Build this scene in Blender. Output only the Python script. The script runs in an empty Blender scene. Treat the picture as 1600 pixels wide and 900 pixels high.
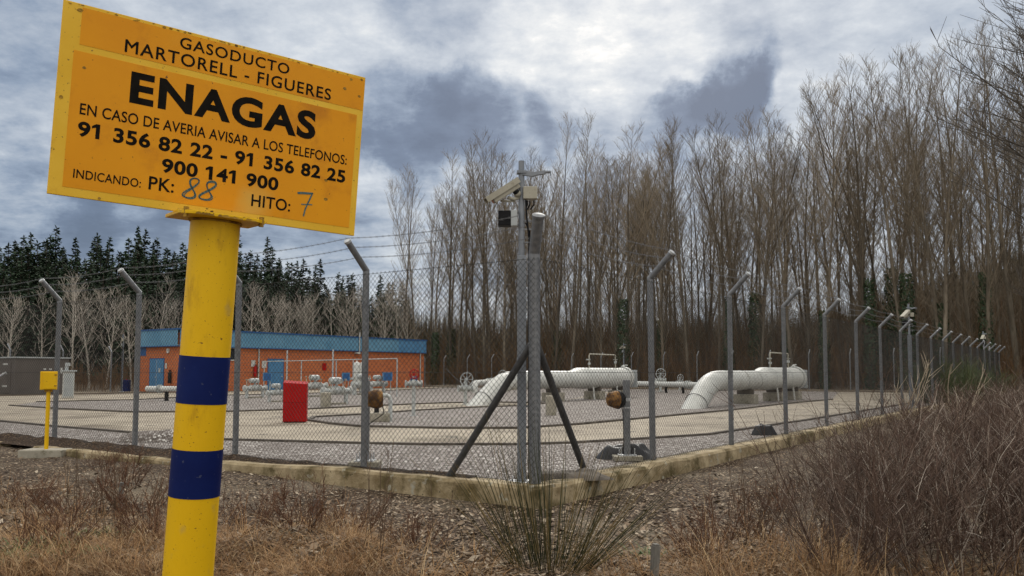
import bpy, bmesh, math, random
import numpy as np
from mathutils import Vector, Matrix

S = bpy.context.scene
COL = S.collection
R = math.radians
rnd = random.Random(7)

# ------------------------------------------------------------------ camera
F, PITCH, HOR, CZ = 1298.6, R(4.068), 582.1, 1.3
CY = HOR - F * math.tan(PITCH)
cam = bpy.data.cameras.new('camera')
cam.sensor_width = 36.0
cam.lens = F / 1600 * 36
cam.shift_y = (CY - 450) / 1600
cam.clip_start, cam.clip_end = 0.05, 3000
co = bpy.data.objects.new('camera', cam)
COL.objects.link(co)
co.location = (0, 0, CZ)
co.rotation_euler = (R(90) + PITCH, 0, 0)
S.camera = co

def ray(px, py):
    a, b = (px - 800) / F, (CY - py) / F
    return Vector((a, math.cos(PITCH) - b * math.sin(PITCH), math.sin(PITCH) + b * math.cos(PITCH)))
def gp(px, py, z=0.0):          # photo point -> point of a level ground
    r = ray(px, py); t = (z - CZ) / r.z
    return Vector((r.x * t, r.y * t, z))
def dp(px, py, Y):              # photo point at a given distance
    r = ray(px, py); t = Y / r.y
    return Vector((r.x * t, Y, CZ + r.z * t))

# ------------------------------------------------------------------ sky, sun, exposure
EXPOSURE = 0.25
S.view_settings.view_transform = 'Standard'
S.view_settings.look = 'None'
S.view_settings.exposure = EXPOSURE
S.view_settings.gamma = 1.0
S.view_settings.use_curve_mapping = False
SUN_EL, SUN_AZ = R(33), R(9)
W = bpy.data.worlds.new('World')
S.world = W
W.use_nodes = True

class NT:
    def __init__(s, tree): s.t = tree
    def n(s, typ, **kw):
        nd = s.t.nodes.new(typ)
        for k, v in kw.items():
            if k.startswith('_'): setattr(nd, k[1:], v)
        return nd
    def link(s, a, b): s.t.links.new(a, b)
    def put(s, sock, v):
        if isinstance(v, bpy.types.NodeSocket): s.link(v, sock)
        else: sock.default_value = v
    def math(s, op, a, b=0.0, clamp=False):
        nd = s.t.nodes.new('ShaderNodeMath'); nd.operation = op; nd.use_clamp = clamp
        s.put(nd.inputs[0], a); s.put(nd.inputs[1], b); return nd.outputs[0]
    def vmath(s, op, a, b=(0, 0, 0), scale=None):
        nd = s.t.nodes.new('ShaderNodeVectorMath'); nd.operation = op
        s.put(nd.inputs[0], a); s.put(nd.inputs[1], b)
        if scale is not None: s.put(nd.inputs['Scale'], scale)
        return nd.outputs['Value'] if op in ('DOT_PRODUCT', 'LENGTH') else nd.outputs[0]
    def ramp(s, fac, stops, interp='LINEAR'):
        nd = s.t.nodes.new('ShaderNodeValToRGB'); cr = nd.color_ramp; cr.interpolation = interp
        while len(cr.elements) < len(stops): cr.elements.new(0.5)
        for e, (p, c) in zip(cr.elements, stops):
            e.position = p; e.color = (*c, 1) if len(c) == 3 else c
        s.put(nd.inputs[0], fac); return nd.outputs[0]
    def mapr(s, v, a, b, c=0.0, d=1.0, smooth=True):
        nd = s.t.nodes.new('ShaderNodeMapRange'); nd.interpolation_type = 'SMOOTHSTEP' if smooth else 'LINEAR'
        s.put(nd.inputs[0], v); s.put(nd.inputs[1], a); s.put(nd.inputs[2], b); s.put(nd.inputs[3], c); s.put(nd.inputs[4], d)
        return nd.outputs[0]
    def noise(s, vec, scale, detail=5, rough=.55, dist=0.0):
        nd = s.t.nodes.new('ShaderNodeTexNoise'); s.put(nd.inputs['Vector'], vec)
        nd.inputs['Scale'].default_value = scale; nd.inputs['Detail'].default_value = detail
        nd.inputs['Roughness'].default_value = rough; nd.inputs['Distortion'].default_value = dist
        return nd
    def mix(s, fac, a, b, blend='MIX'):
        nd = s.t.nodes.new('ShaderNodeMix'); nd.data_type = 'RGBA'; nd.blend_type = blend
        s.put(nd.inputs[0], fac)
        s.put(nd.inputs[6], a if isinstance(a, bpy.types.NodeSocket) else (*a, 1))
        s.put(nd.inputs[7], b if isinstance(b, bpy.types.NodeSocket) else (*b, 1))
        return nd.outputs[2]

def build_world():
    T = NT(W.node_tree); W.node_tree.nodes.clear()
    out = T.n('ShaderNodeOutputWorld'); bg = T.n('ShaderNodeBackground'); bg.inputs[1].default_value = 0.1
    T.link(bg.outputs[0], out.inputs[0])
    sky = T.n('ShaderNodeTexSky', _sky_type='NISHITA', _sun_disc=False, _sun_elevation=SUN_EL, _sun_rotation=SUN_AZ)
    tc = T.n('ShaderNodeTexCoord'); d = tc.outputs['Generated']
    sep = T.n('ShaderNodeSeparateXYZ'); T.link(d, sep.inputs[0]); z = sep.outputs[2]; y = sep.outputs[1]
    zz = T.math('ADD', T.math('MAXIMUM', z, 0.0), 0.22)
    comb = T.n('ShaderNodeCombineXYZ')
    T.put(comb.inputs[0], T.math('DIVIDE', sep.outputs[0], zz)); T.put(comb.inputs[1], T.math('DIVIDE', y, zz))
    p = comb.outputs[0]
    big = T.noise(p, 1.9, 9, .56, .25).outputs[0]
    fine = T.noise(p, 6.5, 7, .6, .1).outputs[0]
    wn = T.noise(d, 6.0, 8, .62, .2).outputs['Color']
    warp = T.vmath('SCALE', T.vmath('SUBTRACT', wn, (.5, .5, .5)), scale=0.15)
    dw = T.vmath('NORMALIZE', T.vmath('ADD', d, warp))
    val = T.math('ADD', .635, T.math('MULTIPLY', T.math('SUBTRACT', big, .5), .55))
    val = T.math('ADD', val, T.math('ADD', T.math('MULTIPLY', T.math('SUBTRACT', fine, .5), .72), T.math('MULTIPLY', T.math('SUBTRACT', T.noise(p, 19.0, 6, .62, .1).outputs[0], .5), .34)))
    for px, py, r, hard, w in [
            (850, 15, 7.0, .1, .10), (990, 85, 5.0, .1, .12), (920, 100, 6, .1, .05), (1075, 70, 4.0, .1, .15), (960, 130, 3.0, .1, .05), (545, 282, 2.6, .2, .22), (590, 287, 2.0, .2, .2),
            (25, 275, 4.5, .1, .22), (840, 130, 6, .1, .10), (1330, 60, 9, .1, .08), (390, 30, 7, .1, .06), (600, 30, 7, .1, .10), (470, 150, 6, .1, .05),
            (1140, 132, 3.7, .45, -.34), (1185, 118, 2.9, .3, -.22), (1105, 150, 2.6, .55, -.26), (1200, 100, 2.2, .3, -.24), (1232, 72, 1.7, .2, -.20), (1060, 170, 2.6, .5, -.26), (1175, 170, 3.4, .4, -.2), (1120, 110, 1.6, .5, -.14), (1030, 190, 2.4, .4, -.14),
            (640, 190, 5.0, .35, -.34), (720, 185, 4.0, .5, -.26), (790, 190, 3.4, .5, -.24), (860, 195, 2.6, .5, -.22), (600, 240, 4.0, .4, -.16),
            (690, 5, 3.2, .4, -.2), (40, 70, 5, .1, -.20), (30, 220, 2.6, .5, -.2), (60, 335, 5.2, .4, -.34), (190, 345, 5, .4, -.32), (350, 350, 5, .4, -.24),
            (520, 340, 4.5, .4, -.22), (1180, 0, 3, .1, -.06), (1400, 110, 6, .1, -.06), (1000, 260, 7, .1, -.1)]:
        f = ray(px, py).normalized()
        a = T.vmath('DOT_PRODUCT', dw, tuple(f))
        val = T.math('ADD', val, T.math('MULTIPLY', T.mapr(a, math.cos(R(r)), math.cos(R(r * hard))), w))
    colr = T.ramp(val, [(0.0, (.115, .155, .235)), (.22, (.155, .205, .30)), (.42, (.28, .345, .45)), (.60, (.44, .495, .575)), (.78, (.61, .655, .71)), (.93, (.80, .82, .83)), (1.0, (.97, .955, .93))])
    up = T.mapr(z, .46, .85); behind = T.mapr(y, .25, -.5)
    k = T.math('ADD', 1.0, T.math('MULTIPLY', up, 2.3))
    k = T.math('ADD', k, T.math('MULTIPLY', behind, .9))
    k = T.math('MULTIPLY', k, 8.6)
    # unseen sky overhead and behind brightened, warmed to light the scene; ahead slate blue
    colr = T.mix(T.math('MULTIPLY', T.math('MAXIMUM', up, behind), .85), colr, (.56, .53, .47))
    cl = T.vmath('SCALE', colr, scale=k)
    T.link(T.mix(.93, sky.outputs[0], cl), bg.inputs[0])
    W.cycles.sampling_method = 'MANUAL'; W.cycles.sample_map_resolution = 512
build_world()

sun = bpy.data.lights.new('sun', 'SUN'); sun.energy = 1.5; sun.angle = R(12); sun.color = (1, .95, .87)
so = bpy.data.objects.new('sun', sun); COL.objects.link(so)
sd = Vector((math.sin(SUN_AZ) * math.cos(SUN_EL), math.cos(SUN_AZ) * math.cos(SUN_EL), math.sin(SUN_EL)))
so.rotation_euler = (-sd).to_track_quat('-Z', 'Y').to_euler()
so.location = (0, 30, 60)

# ------------------------------------------------------------------ materials
def pbr(name):
    m = bpy.data.materials.new(name); m.use_nodes = True
    T = NT(m.node_tree); b = m.node_tree.nodes['Principled BSDF']
    return m, T, b
def M(name, c1, c2=None, scale=4, detail=6, rough=.75, metal=0.0, bump=0.0, bscale=40, spec=.3, stain=None, island=None, orand=0.0, coord='Object', stretch=(1, 1, 1), specks=None):
    m, T, b = pbr(name)
    tc = T.n('ShaderNodeTexCoord'); v = tc.outputs[coord]
    if stretch != (1, 1, 1): v = T.vmath('MULTIPLY', v, stretch)
    col = None
    if c2:
        n = T.noise(v, scale, detail, .6).outputs[0]
        col = T.ramp(n, [(.32, c1), (.68, c2)])
    if island:
        g = T.n('ShaderNodeNewGeometry')
        icol = T.ramp(g.outputs['Random Per Island'], [(i / (len(island) - 1), c) for i, c in enumerate(island)])
        col = icol if col is None else T.mix(.6, col, icol)
    if orand:
        oi = T.n('ShaderNodeObjectInfo')
        k = T.math('ADD', 1 - orand, T.math('MULTIPLY', oi.outputs['Random'], 2 * orand))
        col = T.vmath('SCALE', col if col is not None else (*c1,), scale=k)
    if stain:
        sc, ss, lo, hi = stain
        n2 = T.noise(v, ss, 8, .65).outputs[0]
        col = T.mix(T.mapr(n2, lo, hi), col if col is not None else c1, sc)
    if specks:
        for sc, ss, lo, hi in specks:
            col = T.mix(T.mapr(T.noise(tc.outputs[coord], ss, 3, .5).outputs[0], lo, hi), col if col is not None else c1, sc)
    if col is None: b.inputs['Base Color'].default_value = (*c1, 1)
    else: T.link(col, b.inputs['Base Color'])
    b.inputs['Roughness'].default_value = rough; b.inputs['Metallic'].default_value = metal
    b.inputs['Specular IOR Level'].default_value = spec
    if bump:
        n3 = T.noise(v, bscale, 5, .6).outputs[0]
        bp = T.n('ShaderNodeBump'); bp.inputs['Strength'].default_value = bump; bp.inputs['Distance'].default_value = .02
        T.link(n3, bp.inputs['Height']); T.link(bp.outputs[0], b.inputs['Normal'])
    return m

def gravel_mat(name, cols, vs, dirt, bump=.9, patch=None):
    m, T, b = pbr(name)
    g = T.n('ShaderNodeNewGeometry'); v = g.outputs['Position']
    wob = T.vmath('ADD', v, T.vmath('SCALE', T.noise(v, vs * .8, 2).outputs['Color'], scale=.4 / vs))
    vo = T.n('ShaderNodeTexVoronoi'); vo.inputs['Scale'].default_value = vs; T.link(wob, vo.inputs['Vector'])
    sep = T.n('ShaderNodeSeparateColor'); T.link(vo.outputs['Color'], sep.inputs[0])
    c = T.ramp(sep.outputs[0], [(i / (len(cols) - 1), k) for i, k in enumerate(cols)])
    c = T.mix(T.mapr(vo.outputs['Distance'], .25, .62), c, dirt)
    n = T.noise(v, .9, 7, .62).outputs[0]
    c = T.mix(T.mapr(n, .42, .70, 0, .55), c, dirt)
    if patch:
        pc, ps, lo, hi, am = patch
        c = T.mix(T.mapr(T.noise(v, ps, 8, .65).outputs[0], lo, hi, 0, am), c, pc)
    T.link(c, b.inputs['Base Color']); b.inputs['Roughness'].default_value = .9; b.inputs['Specular IOR Level'].default_value = .2
    bp = T.n('ShaderNodeBump'); bp.inputs['Strength'].default_value = bump; bp.inputs['Distance'].default_value = .03
    h = T.math('SUBTRACT', 1.0, vo.outputs['Distance']); T.link(h, bp.inputs['Height']); T.link(bp.outputs[0], b.inputs['Normal'])
    return m

MAT = {}
def build_mats():
    D = MAT
    D['ground'] = gravel_mat('soil_and_chips', [(.036, .022, .012), (.092, .058, .033), (.15, .102, .062), (.225, .165, .105), (.42, .34, .245)], 28, (.036, .023, .014), 1.0,
                             patch=((.20, .165, .12), .35, .48, .62, .55))
    D['soil'] = gravel_mat('dark_soil', [(.02, .012, .007), (.05, .03, .017), (.09, .058, .035), (.16, .11, .07)], 30, (.03, .018, .01), 1.0)
    D['gravel'] = gravel_mat('grey_gravel', [(.09, .078, .072), (.25, .225, .21), (.38, .35, .33), (.50, .47, .445), (.70, .67, .63)], 17, (.12, .10, .088), 1.0)
    D['concrete_road'] = M('worn_concrete', (.22, .185, .14), (.33, .285, .22), .7, 9, .85, bump=.25, bscale=30, stain=((.125, .10, .072), .42, .48, .68), specks=[((.17, .14, .10), 3.5, .55, .72), ((.10, .085, .065), 1.1, .62, .70)])
    D['kerb'] = M('mossy_concrete', (.16, .115, .058), (.42, .34, .215), 3.2, 9, .9, bump=.7, bscale=22, stain=((.075, .056, .020), 1.7, .45, .64), specks=[((.30, .28, .22), 7, .62, .72), ((.05, .04, .02), 26, .66, .74)])
    D['edging'] = M('dark_edging', (.055, .045, .038), (.14, .12, .10), 4, 6, .9, bump=.4)
    D['block'] = M('concrete_block', (.22, .20, .16), (.36, .33, .27), 6, 8, .9, bump=.4, stain=((.10, .09, .05), 3, .55, .7))
    D['yellow'] = M('yellow_paint', (.66, .385, .002), (.72, .43, .004), 3, 8, .5, spec=.22, stain=((.42, .23, .006), 9, .56, .76), specks=[((.16, .08, .012), 55, .70, .74), ((.52, .33, .05), 14, .62, .78), ((.30, .16, .01), 150, .66, .72)], bump=.12, bscale=16, stretch=(1, 1, .35))
    D['signyellow'] = M('faded_yellow', (.68, .39, .02), (.76, .47, .045), 5, 8, .5, spec=.2, stain=((.36, .19, .015), 7, .60, .74), specks=[((.10, .05, .012), 34, .68, .74), ((.22, .13, .03), 120, .68, .74)])
    D['orange'] = M('orange_enamel', (.66, .255, .001), (.74, .31, .002), 2.6, 8, .45, spec=.22, stain=((.52, .19, .003), 5, .52, .72), specks=[((.62, .36, .06), 4, .58, .80), ((.14, .06, .01), 60, .74, .78), ((.34, .14, .008), 140, .70, .76)])
    D['navy'] = M('navy_paint', (.002, .007, .062), (.004, .013, .09), 5, 6, .5, spec=.12, stain=((.012, .02, .075), 14, .62, .8), specks=[((.05, .06, .11), 70, .68, .73)])
    D['rust'] = M('rusty_steel', (.10, .045, .015), (.52, .30, .03), 16, 8, .8, bump=.5, bscale=60)
    D['blackink'] = M('black_letters', (.006, .005, .004), (.012, .01, .008), 30, 4, .7, spec=.05)
    D['blueink'] = M('blue_marker', (.03, .09, .12), (.10, .16, .14), 60, 4, .6)
    D['galv'] = M('galvanised_steel', (.12, .125, .135), (.20, .205, .215), 18, 6, .55, .35, bump=.1, bscale=80, spec=.4)
    D['galvlight'] = M('light_galvanised_steel', (.32, .33, .34), (.48, .49, .50), 18, 6, .5, .3, spec=.4)
    D['brace'] = M('dull_steel_tube', (.045, .045, .048), (.09, .088, .088), 14, 6, .6, .3)
    D['wire'] = M('weathered_wire', (.035, .034, .033), (.06, .058, .056), 3, 4, .7, 0, spec=.1)
    D['barb'] = M('barbed_wire_steel', (.10, .10, .105), (.17, .17, .175), 3, 4, .5, .4)
    D['mast'] = M('mast_paint', (.16, .175, .20), (.22, .235, .26), 9, 6, .55, .1)
    D['cream'] = M('cream_plastic', (.30, .28, .225), (.38, .36, .30), 6, 5, .6, spec=.2, stain=((.18, .16, .12), 12, .55, .75))
    D['black'] = M('black_plastic', (.006, .006, .007), (.014, .014, .015), 10, 4, .6, spec=.1)
    D['plastic_sheet'] = M('black_sheeting', (.006, .006, .007), (.016, .016, .018), 6, 6, .5, spec=.25)
    D['white'] = M('white_paint', (.40, .405, .385), (.53, .53, .505), 1.6, 8, .5, spec=.3, stain=((.24, .225, .19), 2.4, .54, .74), specks=[((.18, .13, .08), 16, .68, .76)])
    D['valve'] = M('pale_grey_paint', (.32, .335, .33), (.47, .49, .48), 8, 6, .55, stain=((.17, .16, .14), 5, .5, .7))
    D['red'] = M('red_enamel', (.27, .001, .001), (.35, .002, .002), 3, 5, .5, spec=.15, stain=((.20, .004, .003), 2, .55, .75))
    D['amber'] = M('amber_plastic', (.15, .070, .022), (.30, .155, .045), 9, 6, .7, spec=.15, stain=((.06, .03, .014), 7, .42, .62))
    D['blue'] = M('blue_sheet', (.045, .155, .30), (.07, .20, .36), 2, 5, .45, spec=.4)
    D['darkblue'] = M('dark_blue_trim', (.015, .07, .20), (.02, .09, .24), 2, 5, .5)
    D['paleblue'] = M('pale_blue_sheet', (.075, .20, .315), (.12, .265, .385), 1.2, 6, .5, stain=((.20, .22, .18), .35, .62, .74))  # paler blue than the other fascia sheets, with greyish blotches
    D['glass'] = M('dark_glass', (.02, .025, .03), rough=.08, spec=.6)
    D['kiosk'] = M('taupe_panel', (.085, .072, .064), (.11, .095, .085), 1.2, 6, .6, stain=((.13, .10, .09), .7, .55, .75))
    D['grey'] = M('grey_cabinet', (.30, .32, .33), (.40, .42, .42), 3, 5, .5)
    D['wood'] = M('weathered_stake', (.10, .095, .085), (.20, .185, .165), 22, 6, .85, stretch=(1, 1, .2))
    D['bark'] = M('poplar_bark', (.065, .053, .039), (.17, .143, .108), 2.2, 7, .9, bump=.5, bscale=14, orand=.4, stretch=(1, 1, .25))
    D['twig'] = M('poplar_twigs', (.125, .098, .068), (.21, .168, .12), .8, 4, .85, orand=.32, island=[(.09, .066, .042), (.25, .205, .15)])
    D['darktwig'] = M('dark_twigs', (.05, .042, .034), (.10, .085, .07), .8, 4, .85)
    D['birch'] = M('pale_bark', (.24, .215, .18), (.42, .39, .34), 3, 6, .85, orand=.2, stretch=(1, 1, .3))
    D['birchtwig'] = M('pale_twigs', (.22, .195, .165), (.38, .345, .30), 1, 4, .85, orand=.2)
    D['scrub'] = M('brown_scrub', (.07, .036, .016), (.12, .066, .03), 1, 4, .9, island=[(.05, .026, .012), (.15, .082, .038), (.10, .068, .03)])
    D['needles'] = M('conifer_needles', (.016, .032, .014), (.036, .06, .026), .7, 5, .8, island=[(.011, .024, .014), (.034, .062, .032)], orand=.3)
    D['contrunk'] = M('conifer_bark', (.05, .038, .03), (.09, .07, .055), 4, 5, .9)
    D['farwood'] = M('far_wood', (.03, .027, .015), (.055, .042, .022), .05, 5, .9, island=[(.016, .022, .012), (.05, .036, .02), (.03, .028, .016)])
    D['ivy'] = M('ivy_leaves', (.010, .022, .008), (.03, .052, .016), 3, 4, .5, island=[(.010, .022, .008), (.03, .055, .018)])
    D['bush'] = M('bramble_stems', (.048, .028, .020), (.095, .060, .044), 5, 4, .8, island=[(.015, .009, .007), (.04, .023, .017), (.08, .047, .034), (.115, .074, .054), (.18, .13, .10), (.46, .41, .35)], orand=.15)
    D['bramble'] = M('rusty_bramble', (.05, .022, .012), (.13, .062, .034), 5, 4, .85, island=[(.025, .011, .007), (.07, .03, .016), (.13, .06, .032), (.24, .14, .08)])
    D['palestem'] = M('pale_stems', (.30, .24, .17), (.42, .35, .26), 8, 4, .8)
    D['broom'] = M('green_broom', (.03, .045, .016), (.07, .085, .03), 5, 4, .7, island=[(.025, .042, .014), (.06, .08, .03), (.12, .11, .05)])
    D['drygrass'] = M('dry_grass', (.05, .025, .012), (.36, .205, .085), 2.2, 5, .8, island=[(.04, .02, .010), (.13, .06, .022), (.24, .12, .045), (.34, .195, .08), (.60, .46, .27)])
    D['rush'] = M('rush_blades', (.02, .026, .011), (.05, .05, .022), 3, 4, .7, spec=.15, island=[(.008, .013, .006), (.016, .023, .010), (.03, .036, .015), (.34, .23, .10), (.012, .017, .008)])
    D['litter'] = M('leaf_litter', (.2, .15, .1), (.3, .24, .18), 3, 4, .85, island=[(.03, .017, .010), (.07, .04, .022), (.11, .066, .036), (.16, .10, .06), (.23, .165, .105), (.46, .39, .30)])
    D['greenweed'] = M('green_weeds', (.03, .07, .015), (.07, .13, .03), 6, 4, .6, island=[(.03, .065, .012), (.09, .14, .035)])
    D['stalk'] = M('dead_stalks', (.06, .038, .024), (.12, .08, .05), 5, 4, .85)
    # brick
    m, T, b = pbr('orange_brick')
    tc = T.n('ShaderNodeTexCoord')
    sep = T.n('ShaderNodeSeparateXYZ'); T.link(tc.outputs['Object'], sep.inputs[0])
    cb = T.n('ShaderNodeCombineXYZ'); T.put(cb.inputs[0], T.math('ADD', sep.outputs[0], sep.outputs[1])); T.put(cb.inputs[1], sep.outputs[2])
    br = T.n('ShaderNodeTexBrick'); T.link(cb.outputs[0], br.inputs['Vector'])
    br.inputs['Color1'].default_value = (.47, .13, .038, 1); br.inputs['Color2'].default_value = (.39, .098, .028, 1)
    br.inputs['Mortar'].default_value = (.25, .115, .07, 1); br.inputs['Scale'].default_value = 1.0
    br.inputs['Brick Width'].default_value = .5; br.inputs['Row Height'].default_value = .2; br.inputs['Mortar Size'].default_value = .016
    n = T.noise(tc.outputs['Object'], .5, 7).outputs[0]
    T.link(T.mix(T.mapr(n, .5, .75, 0, .5), br.outputs[0], (.26, .08, .035)), b.inputs['Base Color']); b.inputs['Roughness'].default_value = .85
    D['brick'] = m
build_mats()

# ------------------------------------------------------------------ mesh builder
class MB:
    def __init__(s): s.v = []; s.f = []; s.mi = []; s.m = 0
    def face(s, pts):
        i = len(s.v); s.v.extend([tuple(p) for p in pts]); s.f.append(tuple(range(i, i + len(pts)))); s.mi.append(s.m)
    def box(s, c, size, rot=None, bev=0):
        hx, hy, hz = size[0] / 2, size[1] / 2, size[2] / 2
        i = len(s.v); c = Vector(c)
        for z in (-hz, hz):
            for x, y in ((-hx, -hy), (hx, -hy), (hx, hy), (-hx, hy)):
                p = Vector((x, y, z))
                if rot is not None: p = rot @ p
                s.v.append(tuple(p + c))
        for q in ((0, 3, 2, 1), (4, 5, 6, 7), (0, 1, 5, 4), (1, 2, 6, 5), (2, 3, 7, 6), (3, 0, 4, 7)):
            s.f.append(tuple(i + k for k in q)); s.mi.append(s.m)
    def tube(s, pts, rads, n=8, cap=True):
        pts = [Vector(p) for p in pts]
        if not isinstance(rads, (list, tuple)): rads = [rads] * len(pts)
        i0 = len(s.v); k = len(pts)
        t0 = (pts[1] - pts[0]).normalized()
        up = Vector((0, 0, 1)) if abs(t0.z) < .9 else Vector((1, 0, 0))
        u = t0.cross(up).normalized()
        for j in range(k):
            if j == 0: t = t0
            elif j == k - 1: t = (pts[j] - pts[j - 1]).normalized()
            else: t = ((pts[j + 1] - pts[j]).normalized() + (pts[j] - pts[j - 1]).normalized()).normalized()
            u = (u - t * u.dot(t)).normalized(); w = t.cross(u); r = rads[j]; p = pts[j]
            for a in range(n):
                ca, sa = math.cos(2 * math.pi * a / n) * r, math.sin(2 * math.pi * a / n) * r
                s.v.append((p.x + u.x * ca + w.x * sa, p.y + u.y * ca + w.y * sa, p.z + u.z * ca + w.z * sa))
        for j in range(k - 1):
            for a in range(n):
                b = (a + 1) % n
                s.f.append((i0 + j * n + a, i0 + j * n + b, i0 + (j + 1) * n + b, i0 + (j + 1) * n + a)); s.mi.append(s.m)
        if cap:
            s.f.append(tuple(i0 + a for a in reversed(range(n)))); s.mi.append(s.m)
            s.f.append(tuple(i0 + (k - 1) * n + a for a in range(n))); s.mi.append(s.m)
    def prism(s, poly, z0, z1):                 # level outline between two heights
        i = len(s.v); n = len(poly)
        s.v.extend((p[0], p[1], z0) for p in poly); s.v.extend((p[0], p[1], z1) for p in poly)
        s.f.append(tuple(i + a for a in reversed(range(n)))); s.f.append(tuple(i + n + a for a in range(n))); s.mi += [s.m] * 2
        for a in range(n):
            b = (a + 1) % n; s.f.append((i + a, i + b, i + n + b, i + n + a)); s.mi.append(s.m)
    def ball(s, c, r, n=10, m=6, sc=(1, 1, 1)):
        i = len(s.v); c = Vector(c)
        for j in range(m + 1):
            th = math.pi * j / m
            for a in range(n):
                ph = 2 * math.pi * a / n
                s.v.append((c.x + r * sc[0] * math.sin(th) * math.cos(ph), c.y + r * sc[1] * math.sin(th) * math.sin(ph), c.z + r * sc[2] * math.cos(th)))
        for j in range(m):
            for a in range(n):
                b = (a + 1) % n
                s.f.append((i + j * n + a, i + (j + 1) * n + a, i + (j + 1) * n + b, i + j * n + b)); s.mi.append(s.m)
    def ring(s, c, axis, rad, r, n=20, k=5):
        axis = Vector(axis).normalized(); u = axis.orthogonal().normalized(); w = axis.cross(u); c = Vector(c)
        i = len(s.v)
        for a in range(n):
            d = u * math.cos(2 * math.pi * a / n) + w * math.sin(2 * math.pi * a / n)
            for b in range(k):
                q = 2 * math.pi * b / k
                s.v.append(tuple(c + d * (rad + r * math.cos(q)) + axis * (r * math.sin(q))))
        for a in range(n):
            for b in range(k):
                a2, b2 = (a + 1) % n, (b + 1) % k
                s.f.append((i + a * k + b, i + a2 * k + b, i + a2 * k + b2, i + a * k + b2)); s.mi.append(s.m)
    def build(s, name, mats, parent=None, smooth=False, bevel=0):
        me = bpy.data.meshes.new(name); me.from_pydata(s.v, [], s.f); me.update()
        if not isinstance(mats, (list, tuple)): mats = [mats]
        for m in mats: me.materials.append(MAT[m] if isinstance(m, str) else m)
        if len(mats) > 1: me.polygons.foreach_set('material_index', s.mi)
        if smooth: me.polygons.foreach_set('use_smooth', [True] * len(s.f))
        o = bpy.data.objects.new(name, me); COL.objects.link(o)
        if parent is not None: o.parent = parent
        if bevel:
            bm = bmesh.new(); bm.from_mesh(me); bmesh.ops.remove_doubles(bm, verts=bm.verts, dist=1e-5)
            bmesh.ops.bevel(bm, geom=[e for e in bm.edges if e.is_manifold and e.calc_face_angle(0) > .6], offset=bevel, segments=2, affect='EDGES', profile=.6)
            bm.to_mesh(me); bm.free()
        return o
def smooth_by_angle(o, ang=35):
    bm = bmesh.new(); bm.from_mesh(o.data)
    for f in bm.faces: f.smooth = True
    for e in bm.edges: e.smooth = not (e.is_manifold and e.calc_face_angle(0) > R(ang))
    bm.to_mesh(o.data); bm.free()
    return o
def empty(name, loc=(0, 0, 0), rz=0.0):
    o = bpy.data.objects.new(name, None); COL.objects.link(o); o.location = loc; o.rotation_euler = (0, 0, rz); o.empty_display_size = .2
    return o
def tag(o, label=None, cat=None, group=None, kind=None):
    if label: o['label'] = label
    if cat: o['category'] = cat
    if group: o['group'] = group
    if kind: o['kind'] = kind
    return o
def copy_tree(o, parent=None):
    c = o.copy(); COL.objects.link(c)
    if parent is not None: c.parent = parent
    for ch in KIDS.get(o.name, []): copy_tree(ch, c)
    return c
KIDS = {}
def note(o): KIDS[o.name] = [c for c in bpy.data.objects if c.parent == o]

# ------------------------------------------------------------------ layout of the compound
A = 0.611
DR = Vector((math.sin(A), math.cos(A), 0)); DL = Vector((-DR.y, DR.x, 0))
C0 = Vector((.26, 9.59, 0))
LR, LL = 3.093 + 3.168 * 17, 2.718 * 18
HB = 2.675
def loc2(p): d = Vector((p[0], p[1], 0)) - C0; return d.dot(DR), d.dot(DL)
def W2(a, b, z=0): q = C0 + DR * a + DL * b; return Vector((q.x, q.y, z))

def vnoise(x, y, s=1.0, seed=0):        # smooth value noise
    x = np.asarray(x) * s + 37.7 + seed; y = np.asarray(y) * s + 11.3 + seed * 1.7
    def h(i, j): return np.modf(np.abs(np.sin(i * 127.1 + j * 311.7 + seed) * 43758.5453))[0]
    xi, yi = np.floor(x), np.floor(y); fx, fy = x - xi, y - yi; fx, fy = fx * fx * (3 - 2 * fx), fy * fy * (3 - 2 * fy)
    return (h(xi, yi) * (1 - fx) + h(xi + 1, yi) * fx) * (1 - fy) + (h(xi, yi + 1) * (1 - fx) + h(xi + 1, yi + 1) * fx) * fy
def sstep(v, a, b): t = np.clip((v - a) / (b - a), 0, 1); return t * t * (3 - 2 * t)
MOUNDS = [(gp(px, py, -.28).x, gp(px, py, -.28).y, r, h) for px, py, r, h in [(440, 862, .42, .13), (520, 880, .3, .10), (375, 885, .3, .10), (110, 850, .4, .08), (20, 830, .45, .10), (200, 885, .35, .07), (290, 870, .3, .07), (1170, 880, .4, .10), (1240, 900, .4, .09)]]
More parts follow.
